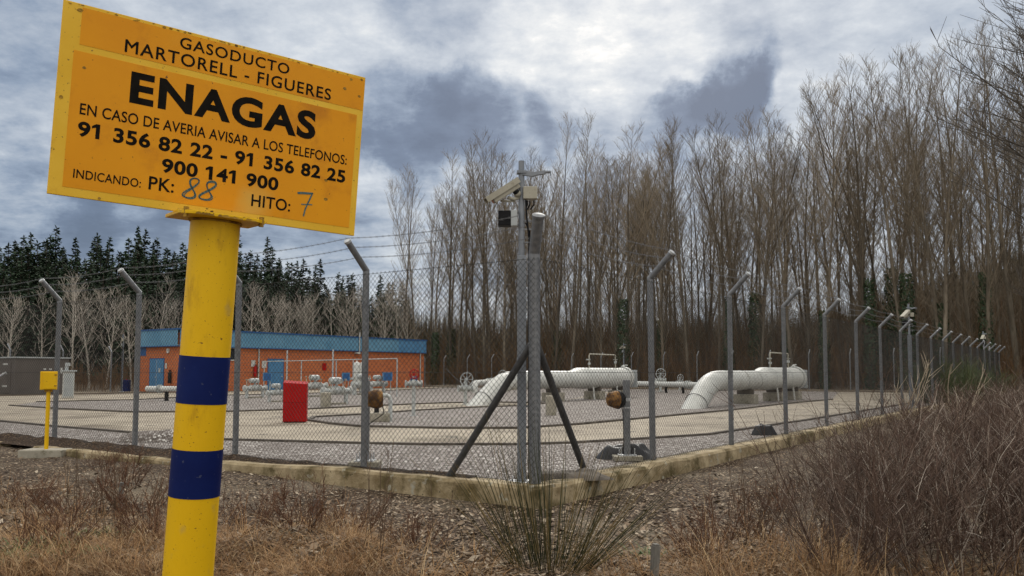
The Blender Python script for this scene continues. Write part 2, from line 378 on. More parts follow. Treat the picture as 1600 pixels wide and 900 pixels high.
def gz(x, y):
    x = np.asarray(x, float); y = np.asarray(y, float)
    a = (x - C0.x) * DR.x + (y - C0.y) * DR.y; b = (x - C0.x) * DL.x + (y - C0.y) * DL.y
    d = np.maximum.reduce([-a, -b, a - LR, b - LL])          # > 0 outside the compound
    z = np.where(d < -.05, -.08, -.19 + .055 * sstep(b, 1, 7) + .03 * sstep(a, 1, 7))
    near = np.minimum(np.maximum(-a, -b), 20)
    z = z - .013 * np.clip(near, 0, 12)
    z = z + np.where(d > .35, 1, 0) * ((vnoise(x, y, .6, 1) - .5) * .10 + (vnoise(x, y, 2.3, 2) - .5) * .05 + (vnoise(x, y, 7, 3) - .5) * .025)
    for mx, my, mr, mh in MOUNDS: z = z + mh * np.exp(-((x - mx) ** 2 + (y - my) ** 2) / (mr * mr))
    back = np.maximum(a - LR, b - LL)
    z = np.where(back > 0, z + .15 * sstep(back, 0, 6), z)
    # wooded rise far off: low behind the conifers, a long ridge beyond the poplars
    dist = np.hypot(x, y); az = np.degrees(np.arctan2(x, y))
    hl = 6 * sstep(dist, 88, 150) * sstep(-az, 2, 16)
    hr = (6 + 20 * sstep(az, 18, 34) + 3 * vnoise(az, az * 0, .12, 5)) * sstep(dist, 125, 250)
    front = sstep(y, 20, 60)
    return z + (hl + hr) * front

def build_ground():
    def axis(fine0, fine1, step, lo, hi, g=1.13):
        c = list(np.arange(fine0, fine1 + 1e-6, step)); s = step; v = fine1
        while v < hi: s = min(s * g, 12); v += s; c.append(v)
        s = step; v = fine0
        while v > lo: s = min(s * g, 12); v -= s; c.insert(0, v)
        return np.array(c)
    xs = axis(-11, 11, .09, -420, 420); ys = axis(4.5, 17, .09, -60, 460)
    X, Y = np.meshgrid(xs, ys); Z = gz(X, Y)
    nx, ny = len(xs), len(ys)
    v = np.stack([X, Y, Z], -1).reshape(-1, 3)
    i = np.arange(nx * ny).reshape(ny, nx)
    f = np.stack([i[:-1, :-1], i[:-1, 1:], i[1:, 1:], i[1:, :-1]], -1).reshape(-1, 4)
    me = bpy.data.meshes.new('ground'); me.from_pydata(v.tolist(), [], f.tolist()); me.update()
    me.polygons.foreach_set('use_smooth', [True] * len(f)); me.materials.append(MAT['ground'])
    o = bpy.data.objects.new('ground', me); COL.objects.link(o); tag(o, kind='structure')
build_ground()

def polyline_strip(pts, w, h, z0, mat, name):
    b = MB()
    for i in range(len(pts) - 1):
        p, q = Vector(pts[i]), Vector(pts[i + 1]); t = (q - p); L = t.length
        if L < 1e-3: continue
        t /= L; n = Vector((-t.y, t.x, 0)) * w / 2
        q = q - t * .01
        hh = h + .002 * (i % 2)
        b.prism([p - n, q - n, q + n, p + n], z0, z0 + hh)
    o = b.build(name, mat); tag(o, kind='structure'); return o
def sheet(pts, z, mat, name):
    b = MB(); b.face([(p[0], p[1], z) for p in pts]); o = b.build(name, mat); 
    if o.data.polygons[0].normal.z < 0: o.data.flip_normals()
    tag(o, kind='structure'); return o

def build_yard():
    q = [W2(.02, .02), W2(LR + .3, .02), W2(LR + .3, LL + .3), W2(.02, LL + .3)]
    sheet(q, 0.0, 'concrete_road', 'road')
    edge = [(0, 659), (73, 666), (205, 677), (345, 688), (452, 691), (543, 693.5), (660, 696), (806, 696), (900, 693), (985, 688), (1108, 680), (1220, 663), (1256, 658), (1328, 646)]
    e = [gp(*p) for p in edge]
    e = [e[0] + (e[0] - e[1]).normalized() * 22] + e + [e[-1] + DR * 34]
    front = e + [W2(LR - 2, .24), W2(.24, .24), W2(.24, 34)]
    sheet(front, .006, 'gravel', 'gravel')
    polyline_strip(e, .10, .045, 0, 'edging', 'kerb')
    low = [(480, 657), (520, 663), (562, 667), (697, 670), (807, 670), (900, 664), (985, 656), (1060, 649), (1136, 642), (1220, 632), (1300, 624.5)]
    up = [(1310, 613), (1200, 608), (1000, 606), (870, 628), (830, 634), (735, 637.5), (660, 641.5), (562, 648.5), (491, 652.5)]
    l, u = [gp(*p) for p in low], [gp(*p) for p in up]
    sheet(l + u, .006, 'gravel', 'gravel')
    polyline_strip(l, .14, .05, 0, 'edging', 'kerb'); polyline_strip([l[0]] + u[::-1][:6], .14, .05, 0, 'edging', 'kerb')
    low = [(16, 634), (98, 639.5), (205, 644.5), (350, 644), (477, 640), (562, 635.5), (697, 630), (770, 629), (860, 630)]
    up = [(985, 605), (700, 606), (600, 611), (480, 615), (350, 618), (205, 625.5), (126, 627), (56, 628.5)]
    l, u = [gp(*p) for p in low], [gp(*p) for p in up]
    sheet(l + u, .006, 'gravel', 'gravel')
    polyline_strip(l, .14, .05, 0, 'edging', 'kerb'); polyline_strip(u, .16, .05, 0, 'edging', 'kerb')
    # far planted strip by the back fences
    sheet([W2(10, LL - 1), W2(LR - 1, LL - 1), W2(LR - 1, 2), W2(LR - 6, 2), W2(LR - 6, LL - 5), W2(10, LL - 5)], .008, 'ground', 'soil')
    # kerb under the near fences
    def run(D_, N_, L0, L1, seed, left=False):
        r_ = random.Random(seed); b = MB(); s = L0; prev = None; sec = []
        n = int((L1 - L0) / .45)
        for i in range(n + 1):
            s = L0 + (L1 - L0) * i / n
            jx, jz = r_.uniform(-.012, .012), r_.uniform(-.012, .012)
            ow, top = .25 + jx, .035 + jz
            k_ = float(sstep(np.array(s), 2.5, 7.5)) if left else 0.0
            base = C0 + D_ * s + N_ * (.27 * k_) + Vector((0, 0, -.075 * k_))
            prof = [(-.06, -.15), (-.06, top), (ow - .03, top + .004), (ow, top - .03), (ow + .02, -.32)]
            sec.append([base + N_ * px + Vector((0, 0, pz)) for px, pz in prof])
        i0 = 0
        for sct in sec: b.v.extend([tuple(p) for p in sct])
        for i in range(n):
            for k in range(4):
                a = i * 5 + k; b.f.append((a, a + 1, a + 6, a + 5)); b.mi.append(0)
        b.f += [(0, 1, 2, 3, 4), tuple(n * 5 + k for k in (4, 3, 2, 1, 0))]; b.mi += [0, 0]
        o = b.build('kerb', 'kerb'); tag(o, kind='structure')
        bm = bmesh.new(); bm.from_mesh(o.data); bmesh.ops.recalc_face_normals(bm, faces=bm.faces)
        bm.to_mesh(o.data); bm.free()
        return o
    NR, NL = -DL, -DR
    run(DR, NR, -.25, LR, 1)
    run(DL, NL, -.245, 10.6, 2, True); run(DL, NL, 12.1, 40, 3, True)
    r_ = random.Random(17); b = MB(); n = 150; m = 6
    for i in range(n + 1):
        q = .9 + 34 * i / n; k_ = float(sstep(np.array(q), 2.5, 7.5)); w = .16 + .25 * k_ + r_.uniform(-.03, .03)
        for j in range(m):
            t = j / (m - 1); o = -.14 + (w + .14) * t
            h = .012 + (.045 + .03 * k_) * math.sin(math.pi * min(1, t * 1.25)) * r_.uniform(.3, 1.5) - (.075 * k_) * t * .6 + (-.03 if j in (0, m - 1) else 0)
            p = C0 + DL * q + NL * o; b.v.append((p.x, p.y, h))
    for i in range(n):
        for j in range(m - 1): a = i * m + j; b.f.append((a, a + 1, a + m + 1, a + m)); b.mi.append(0)
    o = b.build('soil_bank', 'soil', smooth=True); o.data.flip_normals() if o.data.polygons[0].normal.z < 0 else None; tag(o, kind='structure')
build_yard()

# ------------------------------------------------------------------ chain link fences
def panel(b, O, D_, s0, s1, z0, z1, step=.075, r=.0018, jit=None):
    H = z1 - z0; k0 = math.floor((s0 - H) / step); k1 = math.ceil((s1 + H) / step)
    N_ = Vector((-D_.y, D_.x, 0))
    for sgn in (1, -1):
        for k in range(k0, k1 + 1):
            s = k * step                      # foot of a wire at z0; it climbs towards sgn
            ta = max(0.0, (s0 - s) * sgn if sgn > 0 else (s - s1)); tb = min(H, (s1 - s) if sgn > 0 else (s - s0))
            if sgn > 0: ta = max(0.0, s0 - s)
            if tb - ta < .02: continue
            ta, tb = max(ta, 0), min(tb, H)
            off = N_ * (.0035 * sgn)
            sag = lambda t, s_: N_ * (.012 * math.sin(s_ * 2.1 + t * 1.3))
            pts = []
            for f in (0, .5, 1):
                t = ta + (tb - ta) * f; ss = s + sgn * t
                pts.append(O + D_ * ss + Vector((0, 0, z0 + t)) + off + sag(t, ss))
            b.tube(pts, r, 4, cap=False)

def fence(label, O, D_, N_, stations, first_big=False, skip_first=False, wires=True, step=.075, r=.0018, braces=()):
    root = tag(empty('chain_link_fence', O), label, 'fence')
    O = Vector((0, 0, 0))
    r_ = random.Random(len(stations) * 13 + int(stations[-1] * 7))
    for i, s in enumerate(stations):
        if i == 0 and skip_first: continue
        big = first_big and i == 0
        P = O + D_ * s; rr = .068 if big else .045
        lean = Vector((r_.uniform(-.02, .02), r_.uniform(-.02, .02), 0)) if not big else Vector((0, 0, 0))
        p = MB(); p.tube([P + Vector((0, 0, -.1)), P + lean + Vector((0, 0, HB))], rr, 12)
        po = smooth_by_angle(p.build('post', 'galv', root))
        out = (-DR - DL).normalized() if big else N_
        tip = P + lean + Vector((0, 0, HB)) + ((out * .50 + Vector((0, 0, .86))) * .47 if big else (out * .70 + Vector((0, 0, .71))) * .50)
        a = MB(); st = P + lean + Vector((0, 0, HB - .012)) - out * .012
        a.tube([st, tip], rr * .98, 12); ao = smooth_by_angle(a.build('arm', 'galv', po))
        cp = MB(); dd = (tip - st).normalized(); cp.tube([tip - dd * .02, tip + dd * .012, tip + dd * .022], [rr * 1.12, rr * 1.12, rr * .7], 12)
        smooth_by_angle(cp.build('cap', 'galv' if big else 'galvlight', po))
    for i in range(len(stations) - 1):
        m = MB(); corner = wires and i == 0
        panel(m, O + N_ * (.074 if corner else .052), D_, stations[i] + (.01 if not corner else -.06), stations[i + 1] - .01, .03, HB - .05, step, r)
        m.build('mesh_panel', 'wire', root)
    if wires:
        w = MB(); L = stations[-1]
        for z in (.06, 1.3, HB - .06):
            w.tube([O + D_ * stations[0] + Vector((0, 0, z)) + N_ * .05, O + D_ * L + Vector((0, 0, z)) + N_ * .05], .0028, 5)
        w.build('tension_wire', 'wire', root)
        for k, f in enumerate((.33, .66, .97)):
            w = MB(); pts = []; off = (N_ * .70 + Vector((0, 0, .71))) * (.50 * f) + Vector((0, 0, HB + .05))
            for i in range(len(stations) - 1):
                a, c = stations[i], stations[i + 1]
                for q in range(6):
                    t = q / 6; pts.append(O + D_ * (a + (c - a) * t) + off - Vector((0, 0, .05 * 4 * t * (1 - t))))
            pts.append(O + D_ * L + off)
            w.tube([p + Vector((0, 0, .004)) for p in pts], .0019, 4, cap=False); w.tube([p - Vector((0, 0, .004)) for p in pts], .0019, 4, cap=False)
            n = int(min(L, 26) / .11)
            for q in range(n):
                s = stations[0] + q * .11; j = 0
                x = s / L * (len(pts) - 1)
                a = O + D_ * s + off
                idx = max(0, min(len(stations) - 2, next((u for u in range(len(stations) - 1) if stations[u + 1] >= s), 0)))
                t = (s - stations[idx]) / (stations[idx + 1] - stations[idx]); a = a - Vector((0, 0, .05 * 4 * t * (1 - t)))
                for sg in (1, -1):
                    e = (N_ * sg + Vector((0, 0, 1)) + D_ * .3 * sg).normalized() * .022
                    w.tube([a - e, a + e], .0017, 3, cap=False)
            w.build('barbed_wire', 'barb', root)
    for (sb, st, zt) in braces:
        bmx = MB(); off = -N_ * .0
        bmx.tube([O + D_ * sb + Vector((0, 0, -.03)), O + D_ * st + Vector((0, 0, zt))], .042, 12); smooth_by_angle(bmx.build('brace', 'brace', root))
    return root
NR, NL = -DL, -DR
fence('long chain link fence on the right, running from the corner post past the bare bushes', C0, DR, NR, [0.0] + [3.093 + 3.168 * i for i in range(18)], skip_first=True, braces=((1.2, .05, 1.62),))
fence('chain link fence on the left, behind the yellow and blue signpost, with thick corner post', C0, DL, NL, [0.0] + [2.718 * (i + 1) for i in range(9)], first_big=True, r=.0024, braces=((1.3, .05, 1.62),))
fence('distant chain link fence at the back of the compound in front of the poplars', C0 + DR * LR, DL, DR, [.6 + 3.0 * i for i in range(17)], wires=False, step=.1, r=.002, braces=((46, 48.4, 1.7),))
fence('distant chain link fence beyond the brick building and the dark kiosk', C0 + DL * LL, DR, DL, [3.2 * i for i in range(18)], wires=False, step=.1, r=.002)

# ------------------------------------------------------------------ the yellow signpost
def build_sign():
    Mx = Matrix(((0.81340214, -0.57814954, 0.06418772), (0.58075074, 0.81342049, -0.03279777), (-0.03324959, 0.06395484, 0.99739874)))
    cen = Vector((-0.92510967, 2.61108494, 2.07579247)); DOWN = 2.40
    base = cen - Mx.col[2] * DOWN
    root = tag(empty('signpost'), 'large orange and yellow warning sign on a thick yellow post with navy blue bands', 'signpost')
    root.matrix_world = Matrix.Translation(base) @ Mx.to_4x4()
    Wd, Hd = .95, .564
    zb = DOWN - Hd / 2
    p = MB(); rp = .0755
    p.tube([(0, 0, -.3)] + [(0, 0, .3 + .2 * i) for i in range(10)] + [(0, 0, zb - .014)], rp, 48)
    pole = smooth_by_angle(p.build('pole', 'yellow', root))
    for y0, y1 in ((556, 630), (702, 777)):
        z0 = (dp(320, y1, 2.6).z - base.z) / .9974; z1 = (dp(320, y0, 2.6).z - base.z) / .9974
        b = MB(); b.tube([(0, 0, z0), (0, 0, z1)], rp + .0012, 48, cap=False); smooth_by_angle(b.build('blue_band', 'navy', pole))
    fl = MB(); fl.prism([(-.135, -.085), (-.10, -.12), (.10, -.12), (.13, -.085), (.13, .08), (-.135, .08)], zb - .014, zb - .003)
    fo = fl.build('flange', 'yellow', root, bevel=.002)
    we = MB(); r_ = random.Random(3)
    we.tube([(-.12 + .024 * i, -.013 - .004 * r_.random(), zb + .001 + .002 * r_.random()) for i in range(11)], [.004 + .004 * r_.random() for _ in range(11)], 6)
    we.tube([(rp * 1.02 * math.cos(a), rp * 1.02 * math.sin(a), zb - .017) for a in [2 * math.pi * i / 40 for i in range(41)]], .005, 6)
    smooth_by_angle(we.build('weld', 'rust', fo))
    for x in (-.115, .115):
        bo = MB(); bo.tube([(x, -.095, zb - .024), (x, -.095, zb + .007)], .008, 6); bo.build('bolt', 'rust', fo)
    pl = MB(); pl.box((0, 0, DOWN), (Wd, .010, Hd)); plate = pl.build('sign_panel', 'signyellow', root, bevel=.002)
    # dents / edge grime: small rivet heads and rust chips
    ch = MB()
    for u, v in [(-.408, .098), (.32, -.10), (.355, -.105), (.36, -.17), (-.43, .262), (.40, .225), (.455, .21), (.42, .262), (-.2, .275), (.02, .276), (.46, .27), (-.46, .0), (-.34, -.275)]:
        a0 = r_.random() * 6; rr = .003 + .003 * r_.random()
        ch.face([(u + rr * (1 + .5 * r_.random()) * math.cos(a0 + k * 1.05), -.0062, DOWN + v + rr * math.sin(a0 + k * 1.05)) for k in range(6)])
    for k in range(34):
        u = r_.uniform(-.13, .14); v = -.282 + abs(r_.gauss(0, .006)) + .001; a0 = r_.random() * 6; rr = r_.uniform(.0025, .008)
        ch.face([(u + rr * 1.6 * (1 + .5 * r_.random()) * math.cos(a0 + k2 * 1.05), -.0064 - .00002 * k, max(DOWN - .2815, DOWN + v + rr * .6 * math.sin(a0 + k2 * 1.05))) for k2 in range(6)])
    for k in range(40):
        u = r_.uniform(-.46, .47); v = .281 - abs(r_.gauss(0, .004)); a0 = r_.random() * 6; rr = r_.uniform(.001, .0035)
        ch.face([(u + rr * 2 * math.cos(a0 + k2 * 1.05), -.0064 - .00002 * k, DOWN + v - rr + rr * .6 * math.sin(a0 + k2 * 1.05)) for k2 in range(6)])
    ch.build('rust_chip', 'rust', plate)
    fe = MB()
    for k in range(16):
        x = r_.uniform(-.09, .09); w = r_.uniform(.004, .014); fe.face([(x - w, -.1215 - .00005 * k, zb - .0135), (x + w, -.1215 - .00005 * k, zb - .0135), (x + w * .6, -.1215 - .00005 * k, zb - .0135 + r_.uniform(.003, .009)), (x - w * .5, -.1215 - .00005 * k, zb - .0135 + r_.uniform(.003, .008))])
    fe.build('rust_edge', 'rust', fo)
    def field(u0, u1, v0, v1):
        b = MB(); b.box(((u0 + u1) / 2, -.0053, DOWN + (v0 + v1) / 2), (u1 - u0, .0010, v1 - v0)); return b.build('orange_field', 'orange', plate)
    field(-.425, .472, .163, .272); field(-.438, .452, -.256, .143)
    def line(txt, u0, u1, v0, v1, bold=0.0, space=1.0, bev=0.0):
        c = bpy.data.curves.new('lettering', 'FONT'); c.body = txt; c.size = 1; c.offset = bold; c.bevel_depth = bev; c.bevel_resolution = 0; c.space_character = space; c.space_word = 1.0; c.resolution_u = 5
        o = bpy.data.objects.new('tmp', c); COL.objects.link(o)
        bpy.context.view_layer.update()
        me = bpy.data.meshes.new_from_object(o.evaluated_get(bpy.context.evaluated_depsgraph_get())); bpy.data.objects.remove(o)
        vs = np.array([v.co[:] for v in me.vertices]); lo, hi = vs.min(0), vs.max(0)
        bold += bev; capb, capt = (0 - bold, .69 + bold)
        for v, q in zip(me.vertices, vs):
            v.co = (u0 + (q[0] - lo[0]) / (hi[0] - lo[0]) * (u1 - u0), -.0064 - q[2] * .03, DOWN + v0 + (q[1] - capb) / (capt - capb) * (v1 - v0))
        if '1' in txt:                          # give each figure 1 its flag
            bm = bmesh.new(); bm.from_mesh(me); bm.verts.ensure_lookup_table(); seen, isl = set(), []
            for v in bm.verts:
                if v in seen: continue
                st, comp = [v], []; seen.add(v)
                while st:
                    q = st.pop(); comp.append(q)
                    for e in q.link_edges:
                        o2 = e.other_vert(q)
                        if o2 not in seen: seen.add(o2); st.append(o2)
                isl.append(([min(p.co.x for p in comp), max(p.co.x for p in comp), min(p.co.z for p in comp), max(p.co.z for p in comp)]))
            tall = max(q[3] - q[2] for q in isl)
            for xa, xb, za, zb_ in isl:
                wd, h_ = xb - xa, zb_ - za
                if h_ > .85 * tall and wd < .36 * h_:
                    f1 = wd * 1.0
                    bm.faces.new([bm.verts.new(p) for p in ((xa + .0004, -.0066, zb_), (xa - f1, -.0066, zb_ - h_ * .17), (xa - f1, -.0066, zb_ - h_ * .34), (xa + .0004, -.0066, zb_ - h_ * .24))])
            bm.to_mesh(me); bm.free()
        me.materials.clear(); me.materials.append(MAT['blackink'])
        ob = bpy.data.objects.new('lettering', me); COL.objects.link(ob); ob.parent = plate
        return ob
    line('GASODUCTO', -.151, .199, .225, .260, .0, 1.12, .012)
    line('MARTORELL - FIGUERES', -.305, .351, .172, .211, .0, 1.12, .012)
    line('ENAGAS', -.281, .305, .024, .120, .036, 1.12)
    line('EN CASO DE AVERIA AVISAR A LOS TELEFONOS:', -.41, .426, -.039, -.006, .0, 1.02, .010)
    line('91 356 82 22 - 91 356 82 25', -.411, .425, -.103, -.059, .032, 1.08)
    line('900 141 900', -.175, .191, -.168, -.125, .032, 1.06)
    line('INDICANDO:', -.413, -.23, -.226, -.200, .0, 1.04, .010)
    line('PK:', -.208, -.135, -.227, -.186, .0, 1.04, .014)
    line('HITO:', .106, .237, -.231, -.192, .0, 1.04, .014)
    hw = MB()
    def stroke(pts, w=.0042):
        P = [Vector((u, -.0068, DOWN + v)) for u, v in pts]
        for a, b in zip(P[:-1], P[1:]):
            t = (b - a).normalized(); n = Vector((-t.z, 0, t.x)) * w / 2; e = t * w * .3
            hw.face([a - n - e, b - n + e, b + n + e, a + n - e])
    def eight(cx, cz, sx, sz, sk):
        pts = []
        for i in range(29):
            t = 2 * math.pi * i / 28 + .6
            pts.append((cx + sx * math.sin(2 * t) * (1.15 if math.cos(t) < 0 else .85) + sk * math.cos(t), cz + sz * math.cos(t)))
        return pts
    stroke(eight(-.083, -.203, .016, .032, .010)); stroke(eight(-.083 + .003, -.2045, .015, .033, .008), .003)
    stroke(eight(-.032, -.202, .016, .031, .012)); stroke(eight(-.030, -.205, .017, .03, .010), .003)
    stroke([(.259, -.163), (.275, -.160), (.312, -.157)]); stroke([(.26, -.166), (.31, -.160)], .003)
    stroke([(.311, -.157), (.298, -.19), (.289, -.215), (.285, -.238)], .005); stroke([(.275, -.2), (.312, -.196)], .0035)
    hw.build('handwriting', 'blueink', plate)
build_sign()

# ------------------------------------------------------------------ CCTV masts
def build_mast():
    root = empty('camera_mast', (.115, 9.93, 0))
    p = MB(); p.box((0, 0, 1.36), (.105, .105, 2.68)); post = p.build('post', 'mast', root, bevel=.006)
    p = MB(); p.tube([(0, 0, 2.69), (0, 0, 3.86)], .036, 12); smooth_by_angle(p.build('upper_pole', 'mast', root))
    p = MB(); p.box((0, 0, .012), (.30, .30, .022)); [p.tube([(x, y, .0), (x, y, .07)], .011, 6) for x in (-.11, .11) for y in (-.11, .11)]
    p.build('base_plate', 'galvlight', root)
    # cable conduit and hinge brackets beside the pole
    c = MB(); c.tube([(.085, -.02, .05), (.085, -.02, 2.2), (.09, -.02, 2.9), (.06, -.03, 3.2), (.05, -.02, 3.38)], .012, 6); c.tube([(.11, .01, .05), (.11, .01, 2.4), (.10, .0, 3.0), (.05, 0, 3.1)], .009, 6)
    c.build('cable', 'black', root)
    c = MB()
    for z in (.9, 1.55, 2.05, 2.62, 2.86, 3.02, 3.12): c.box((.075, -.02, z), (.15, .02, .018)); c.box((.14, -.02, z), (.02, .04, .03))
    c.build('bracket', 'galv', root)
    # top bracket with a bent arm
    t = MB(); t.box((0, 0, 3.72), (.115, .10, .035)); t.box((.085, -.02, 3.70), (.15, .04, .06), Matrix.Rotation(R(8), 3, 'Y'))
    t.box((.21, -.02, 3.705), (.16, .045, .045), Matrix.Rotation(R(-10), 3, 'Y')); t.box((.315, -.02, 3.72), (.075, .06, .022)); t.box((.352, -.02, 3.70), (.01, .06, .05))
    t.build('top_arm', 'mast', root, bevel=.003)
    # camera housing with its sunshield, tilted down to the left
    cm = empty('security_camera', (-.20, -.06, 3.47)); cm.parent = root; cm.rotation_euler = (R(4), R(-34), R(10))
    h = MB(); h.box((0, 0, 0), (.37, .125, .11)); h.build('housing', 'cream', cm, bevel=.012)
    h = MB(); h.box((-.025, 0, .062), (.47, .155, .012)); h.box((-.025, -.078, .03), (.47, .006, .065)); h.box((-.025, .078, .03), (.47, .006, .065)); h.build('sunshield', 'cream', cm)
    h = MB(); h.box((-.186, 0, -.002), (.01, .10, .085)); h.build('lens_window', 'glass', cm)
    m = MB(); m.tube([(-.01, 0, 3.42), (-.09, -.05, 3.38), (-.17, -.06, 3.40)], .022, 8); m.ball((-.05, -.04, 3.45), .045); m.tube([(-.25, -.06, 3.36), (-.08, -.03, 3.36)], .013, 8); m.build('camera_mount', 'cream', root, smooth=True)
    j = MB(); j.box((.105, -.02, 3.46), (.17, .10, .15)); jo = j.build('junction_box', 'cream', root, bevel=.008)
    k = MB(); [k.tube([(x, -.03, 3.37), (x, -.03, 3.32), (x * .7, -.02, 3.26)], .010, 6) for x in (.07, .10, .15)]; k.build('cable_gland', 'black', jo)
    k = MB(); k.ball((-.065, -.06, 3.47), .04); k.build('motor_cap', 'black', jo)
    f = MB(); f.box((-.20, -.03, 3.145), (.16, .15, .18)); fo = f.build('floodlight', 'black', root, bevel=.006)
    f = MB(); f.box((-.09, -.03, 3.145), (.075, .16, .19)); f.build('lamp_housing', 'grey', fo, bevel=.005)
    f = MB(); f.box((-.02, 0, 3.23), (.13, .02, .03)); f.box((-.02, 0, 3.07), (.13, .02, .03)); f.build('lamp_bracket', 'galv', fo)
    for o in [root, cm, jo, fo]: note(o)
    tag(root, 'tall grey camera mast just behind the thick corner post of the fence', 'camera mast', 'camera masts along the fences')
    for (P, rz, l) in [(W2(25.9, .35), 20, 'camera mast halfway along the right fence, white camera above the posts'), (W2(51.2, .35), 35, 'camera mast near the far end of the right fence, beyond the green broom'),
                       (W2(LR - .6, 28), -60, 'far camera mast at the back fence, beside the left pipe trap end'), (W2(22.5, LL - 1.2), -70, 'far camera mast behind the dark kiosk at the left edge')]:
        c = copy_tree(root); c.location = P; c.rotation_euler = (0, 0, R(rz)); c['label'] = l
build_mast()

# ------------------------------------------------------------------ small things near the fence
def detector(loc, aim, label, postoff=(0, 0), group='detector posts inside the fence', dz=.9, flip=False):
    root = tag(empty('detector_post', loc), label, 'detector', group)
    p = MB(); p.box((0, 0, .6), (.095, .095, 1.18)); p.build('post', 'galv', root, bevel=.004)
    b = MB(); b.box((0, 0, .045), (.42, .36, .07)); b.build('footing', 'block', root, bevel=.008)
    b = MB(); b.box((0, 0, .088), (.26, .26, .014)); [b.tube([(x, y, .08), (x, y, .19)], .009, 6) for x in (-.1, .1) for y in (-.1, .1)]; b.build('base_plate', 'galvlight', root)
    a = Vector(aim).normalized(); off = Vector((postoff[0], postoff[1], dz))
    d = MB(); d.tube([off - a * .09, off - a * .085, off - a * .01, off + a * .02, off + a * .10, off + a * .125], [.06, .12, .135, .125, .10, .06], 20); do = smooth_by_angle(d.build('drum', 'amber', root))
    d = MB(); e = -a if flip else a
    if flip: d.tube([off + a * .02, off + a * .128], [.1355, .1365], 20); d.tube([off + a * .0, off + a * .03], .142, 20)
    else: d.tube([off - a * .06, off - a * .12], [.13, .11], 20); d.tube([off - a * .06, off - a * .03], .139, 20); d.build('rim', 'black', do)
    c = MB(); c.tube([off - a * .10, Vector((0, 0, dz))], .02, 8); c.box((0, 0, dz), (.11, .11, .05)); c.box((0, 0, dz - .12), (.104, .104, .018)); c.build('clamp', 'galvlight', root)
    c = MB(); c.tube([off - a * .10 + Vector((0, 0, -.05)), off - a * .14 + Vector((-.01, 0, -.2)), Vector((-.05, -.03, dz - .42)), Vector((-.052, -.03, .1))], .008, 6); c.build('cable', 'black', root)
    return root
detector(Vector((1.70, 12.4, 0)), (-.85, -.35, .03), 'grey detector post with amber drum, right of the corner braces', (-.17, -.02))
detector(Vector((-2.03, 11.62, 0)), (-.86, -.38, 0), 'detector post with amber drum, half hidden behind a fence post left of the corner', (.14, -.10), dz=.935, flip=True)

def crumpled(name, c, size, h, seed, mat, label, cat, n=26):
    r_ = random.Random(seed); b = MB(); idx = {}
    for j in range(n):
        for i in range(n):
            u, v = i / (n - 1) * 2 - 1, j / (n - 1) * 2 - 1
            d = math.hypot(u, v); s = min(1, 1 / max(abs(u), abs(v), 1e-6)) if False else 1
            x, y = u * math.sqrt(1 - v * v / 2), v * math.sqrt(1 - u * u / 2)
            edge = 1 - math.hypot(x, y)
            z = h * min(1, edge * 2.6) * (.45 + .9 * float(vnoise(x * 2.2, y * 2.2, 1, seed))) + .03 * float(vnoise(x * 7, y * 7, 1, seed + 2)) * min(1, edge * 4)
            x *= 1 + .35 * (float(vnoise(x * 1.5, y * 1.5, 1, seed + 5)) - .5); y *= 1 + .35 * (float(vnoise(x * 1.6, y * 1.3, 1, seed + 8)) - .5)
            b.v.append((x * size[0] / 2, y * size[1] / 2, z + .004))
    for j in range(n - 1):
        for i in range(n - 1):
            a = j * n + i; b.f.append((a, a + 1, a + n + 1, a + n)); b.mi.append(0)
    o = b.build(name, mat, smooth=True); o.location = c; tag(o, label, cat)
    return o
crumpled('plastic_sheet', (1.74, 12.75, .006), (.95, .75), .17, 3, 'plastic_sheet', 'black plastic sheet heaped around the foot of the right detector post', 'plastic sheet')
crumpled('plastic_sack', gp(1193, 679, .01), (.62, .36), .15, 9, 'plastic_sheet', 'crumpled black plastic sack lying on gravel by the right fence', 'sack').rotation_euler = (0, 0, .3)
crumpled('plastic_sheet', Vector((.62, 10.25, .006)), (1.15, .5), .09, 21, 'edging', 'dark muddy sheet on the gravel behind the corner post', 'plastic sheet')
crumpled('gravel_heap', gp(245, 688, .006), (1.6, 1.1), .14, 31, 'gravel', 'low heap of dark gravel inside the left fence', 'gravel heap')

def yellow_post():
    root = tag(empty('test_post', (-8.12, 14.62, -.12)), 'small yellow test post with a hinged yellow box, beside the left fence', 'test post')
    b = MB(); b.box((0, 0, -.02), (.75, .42, .22)); b.build('footing', 'block', root, bevel=.02)
    p = MB(); p.tube([(0, 0, .08), (0, 0, 1.12)], .033, 12); smooth_by_angle(p.build('pole', 'yellow', root))
    x = MB(); x.box((.0, 0, 1.28), (.26, .15, .32), Matrix.Rotation(R(25), 3, 'Z')); bo = x.build('box', 'yellow', root, bevel=.008)
    x = MB(); Rz = Matrix.Rotation(R(25), 3, 'Z'); x.box(Rz @ Vector((.02, -.085, 0)) + Vector((0, 0, 1.28)), (.21, .018, .29), Rz); bd = x.build('door', 'yellow', bo, bevel=.004)
    x = MB(); [x.tube([Rz @ Vector((.09, -.098, dz)) + Vector((0, 0, 1.28)), Rz @ Vector((.13, -.092, dz)) + Vector((0, 0, 1.28))], .010, 8) for dz in (-.09, .1)]; x.build('hinge', 'rust', bo)
    x = MB(); x.box((0, 0, 1.106), (.09, .09, .05)); x.build('collar', 'rust', root)
yellow_post()

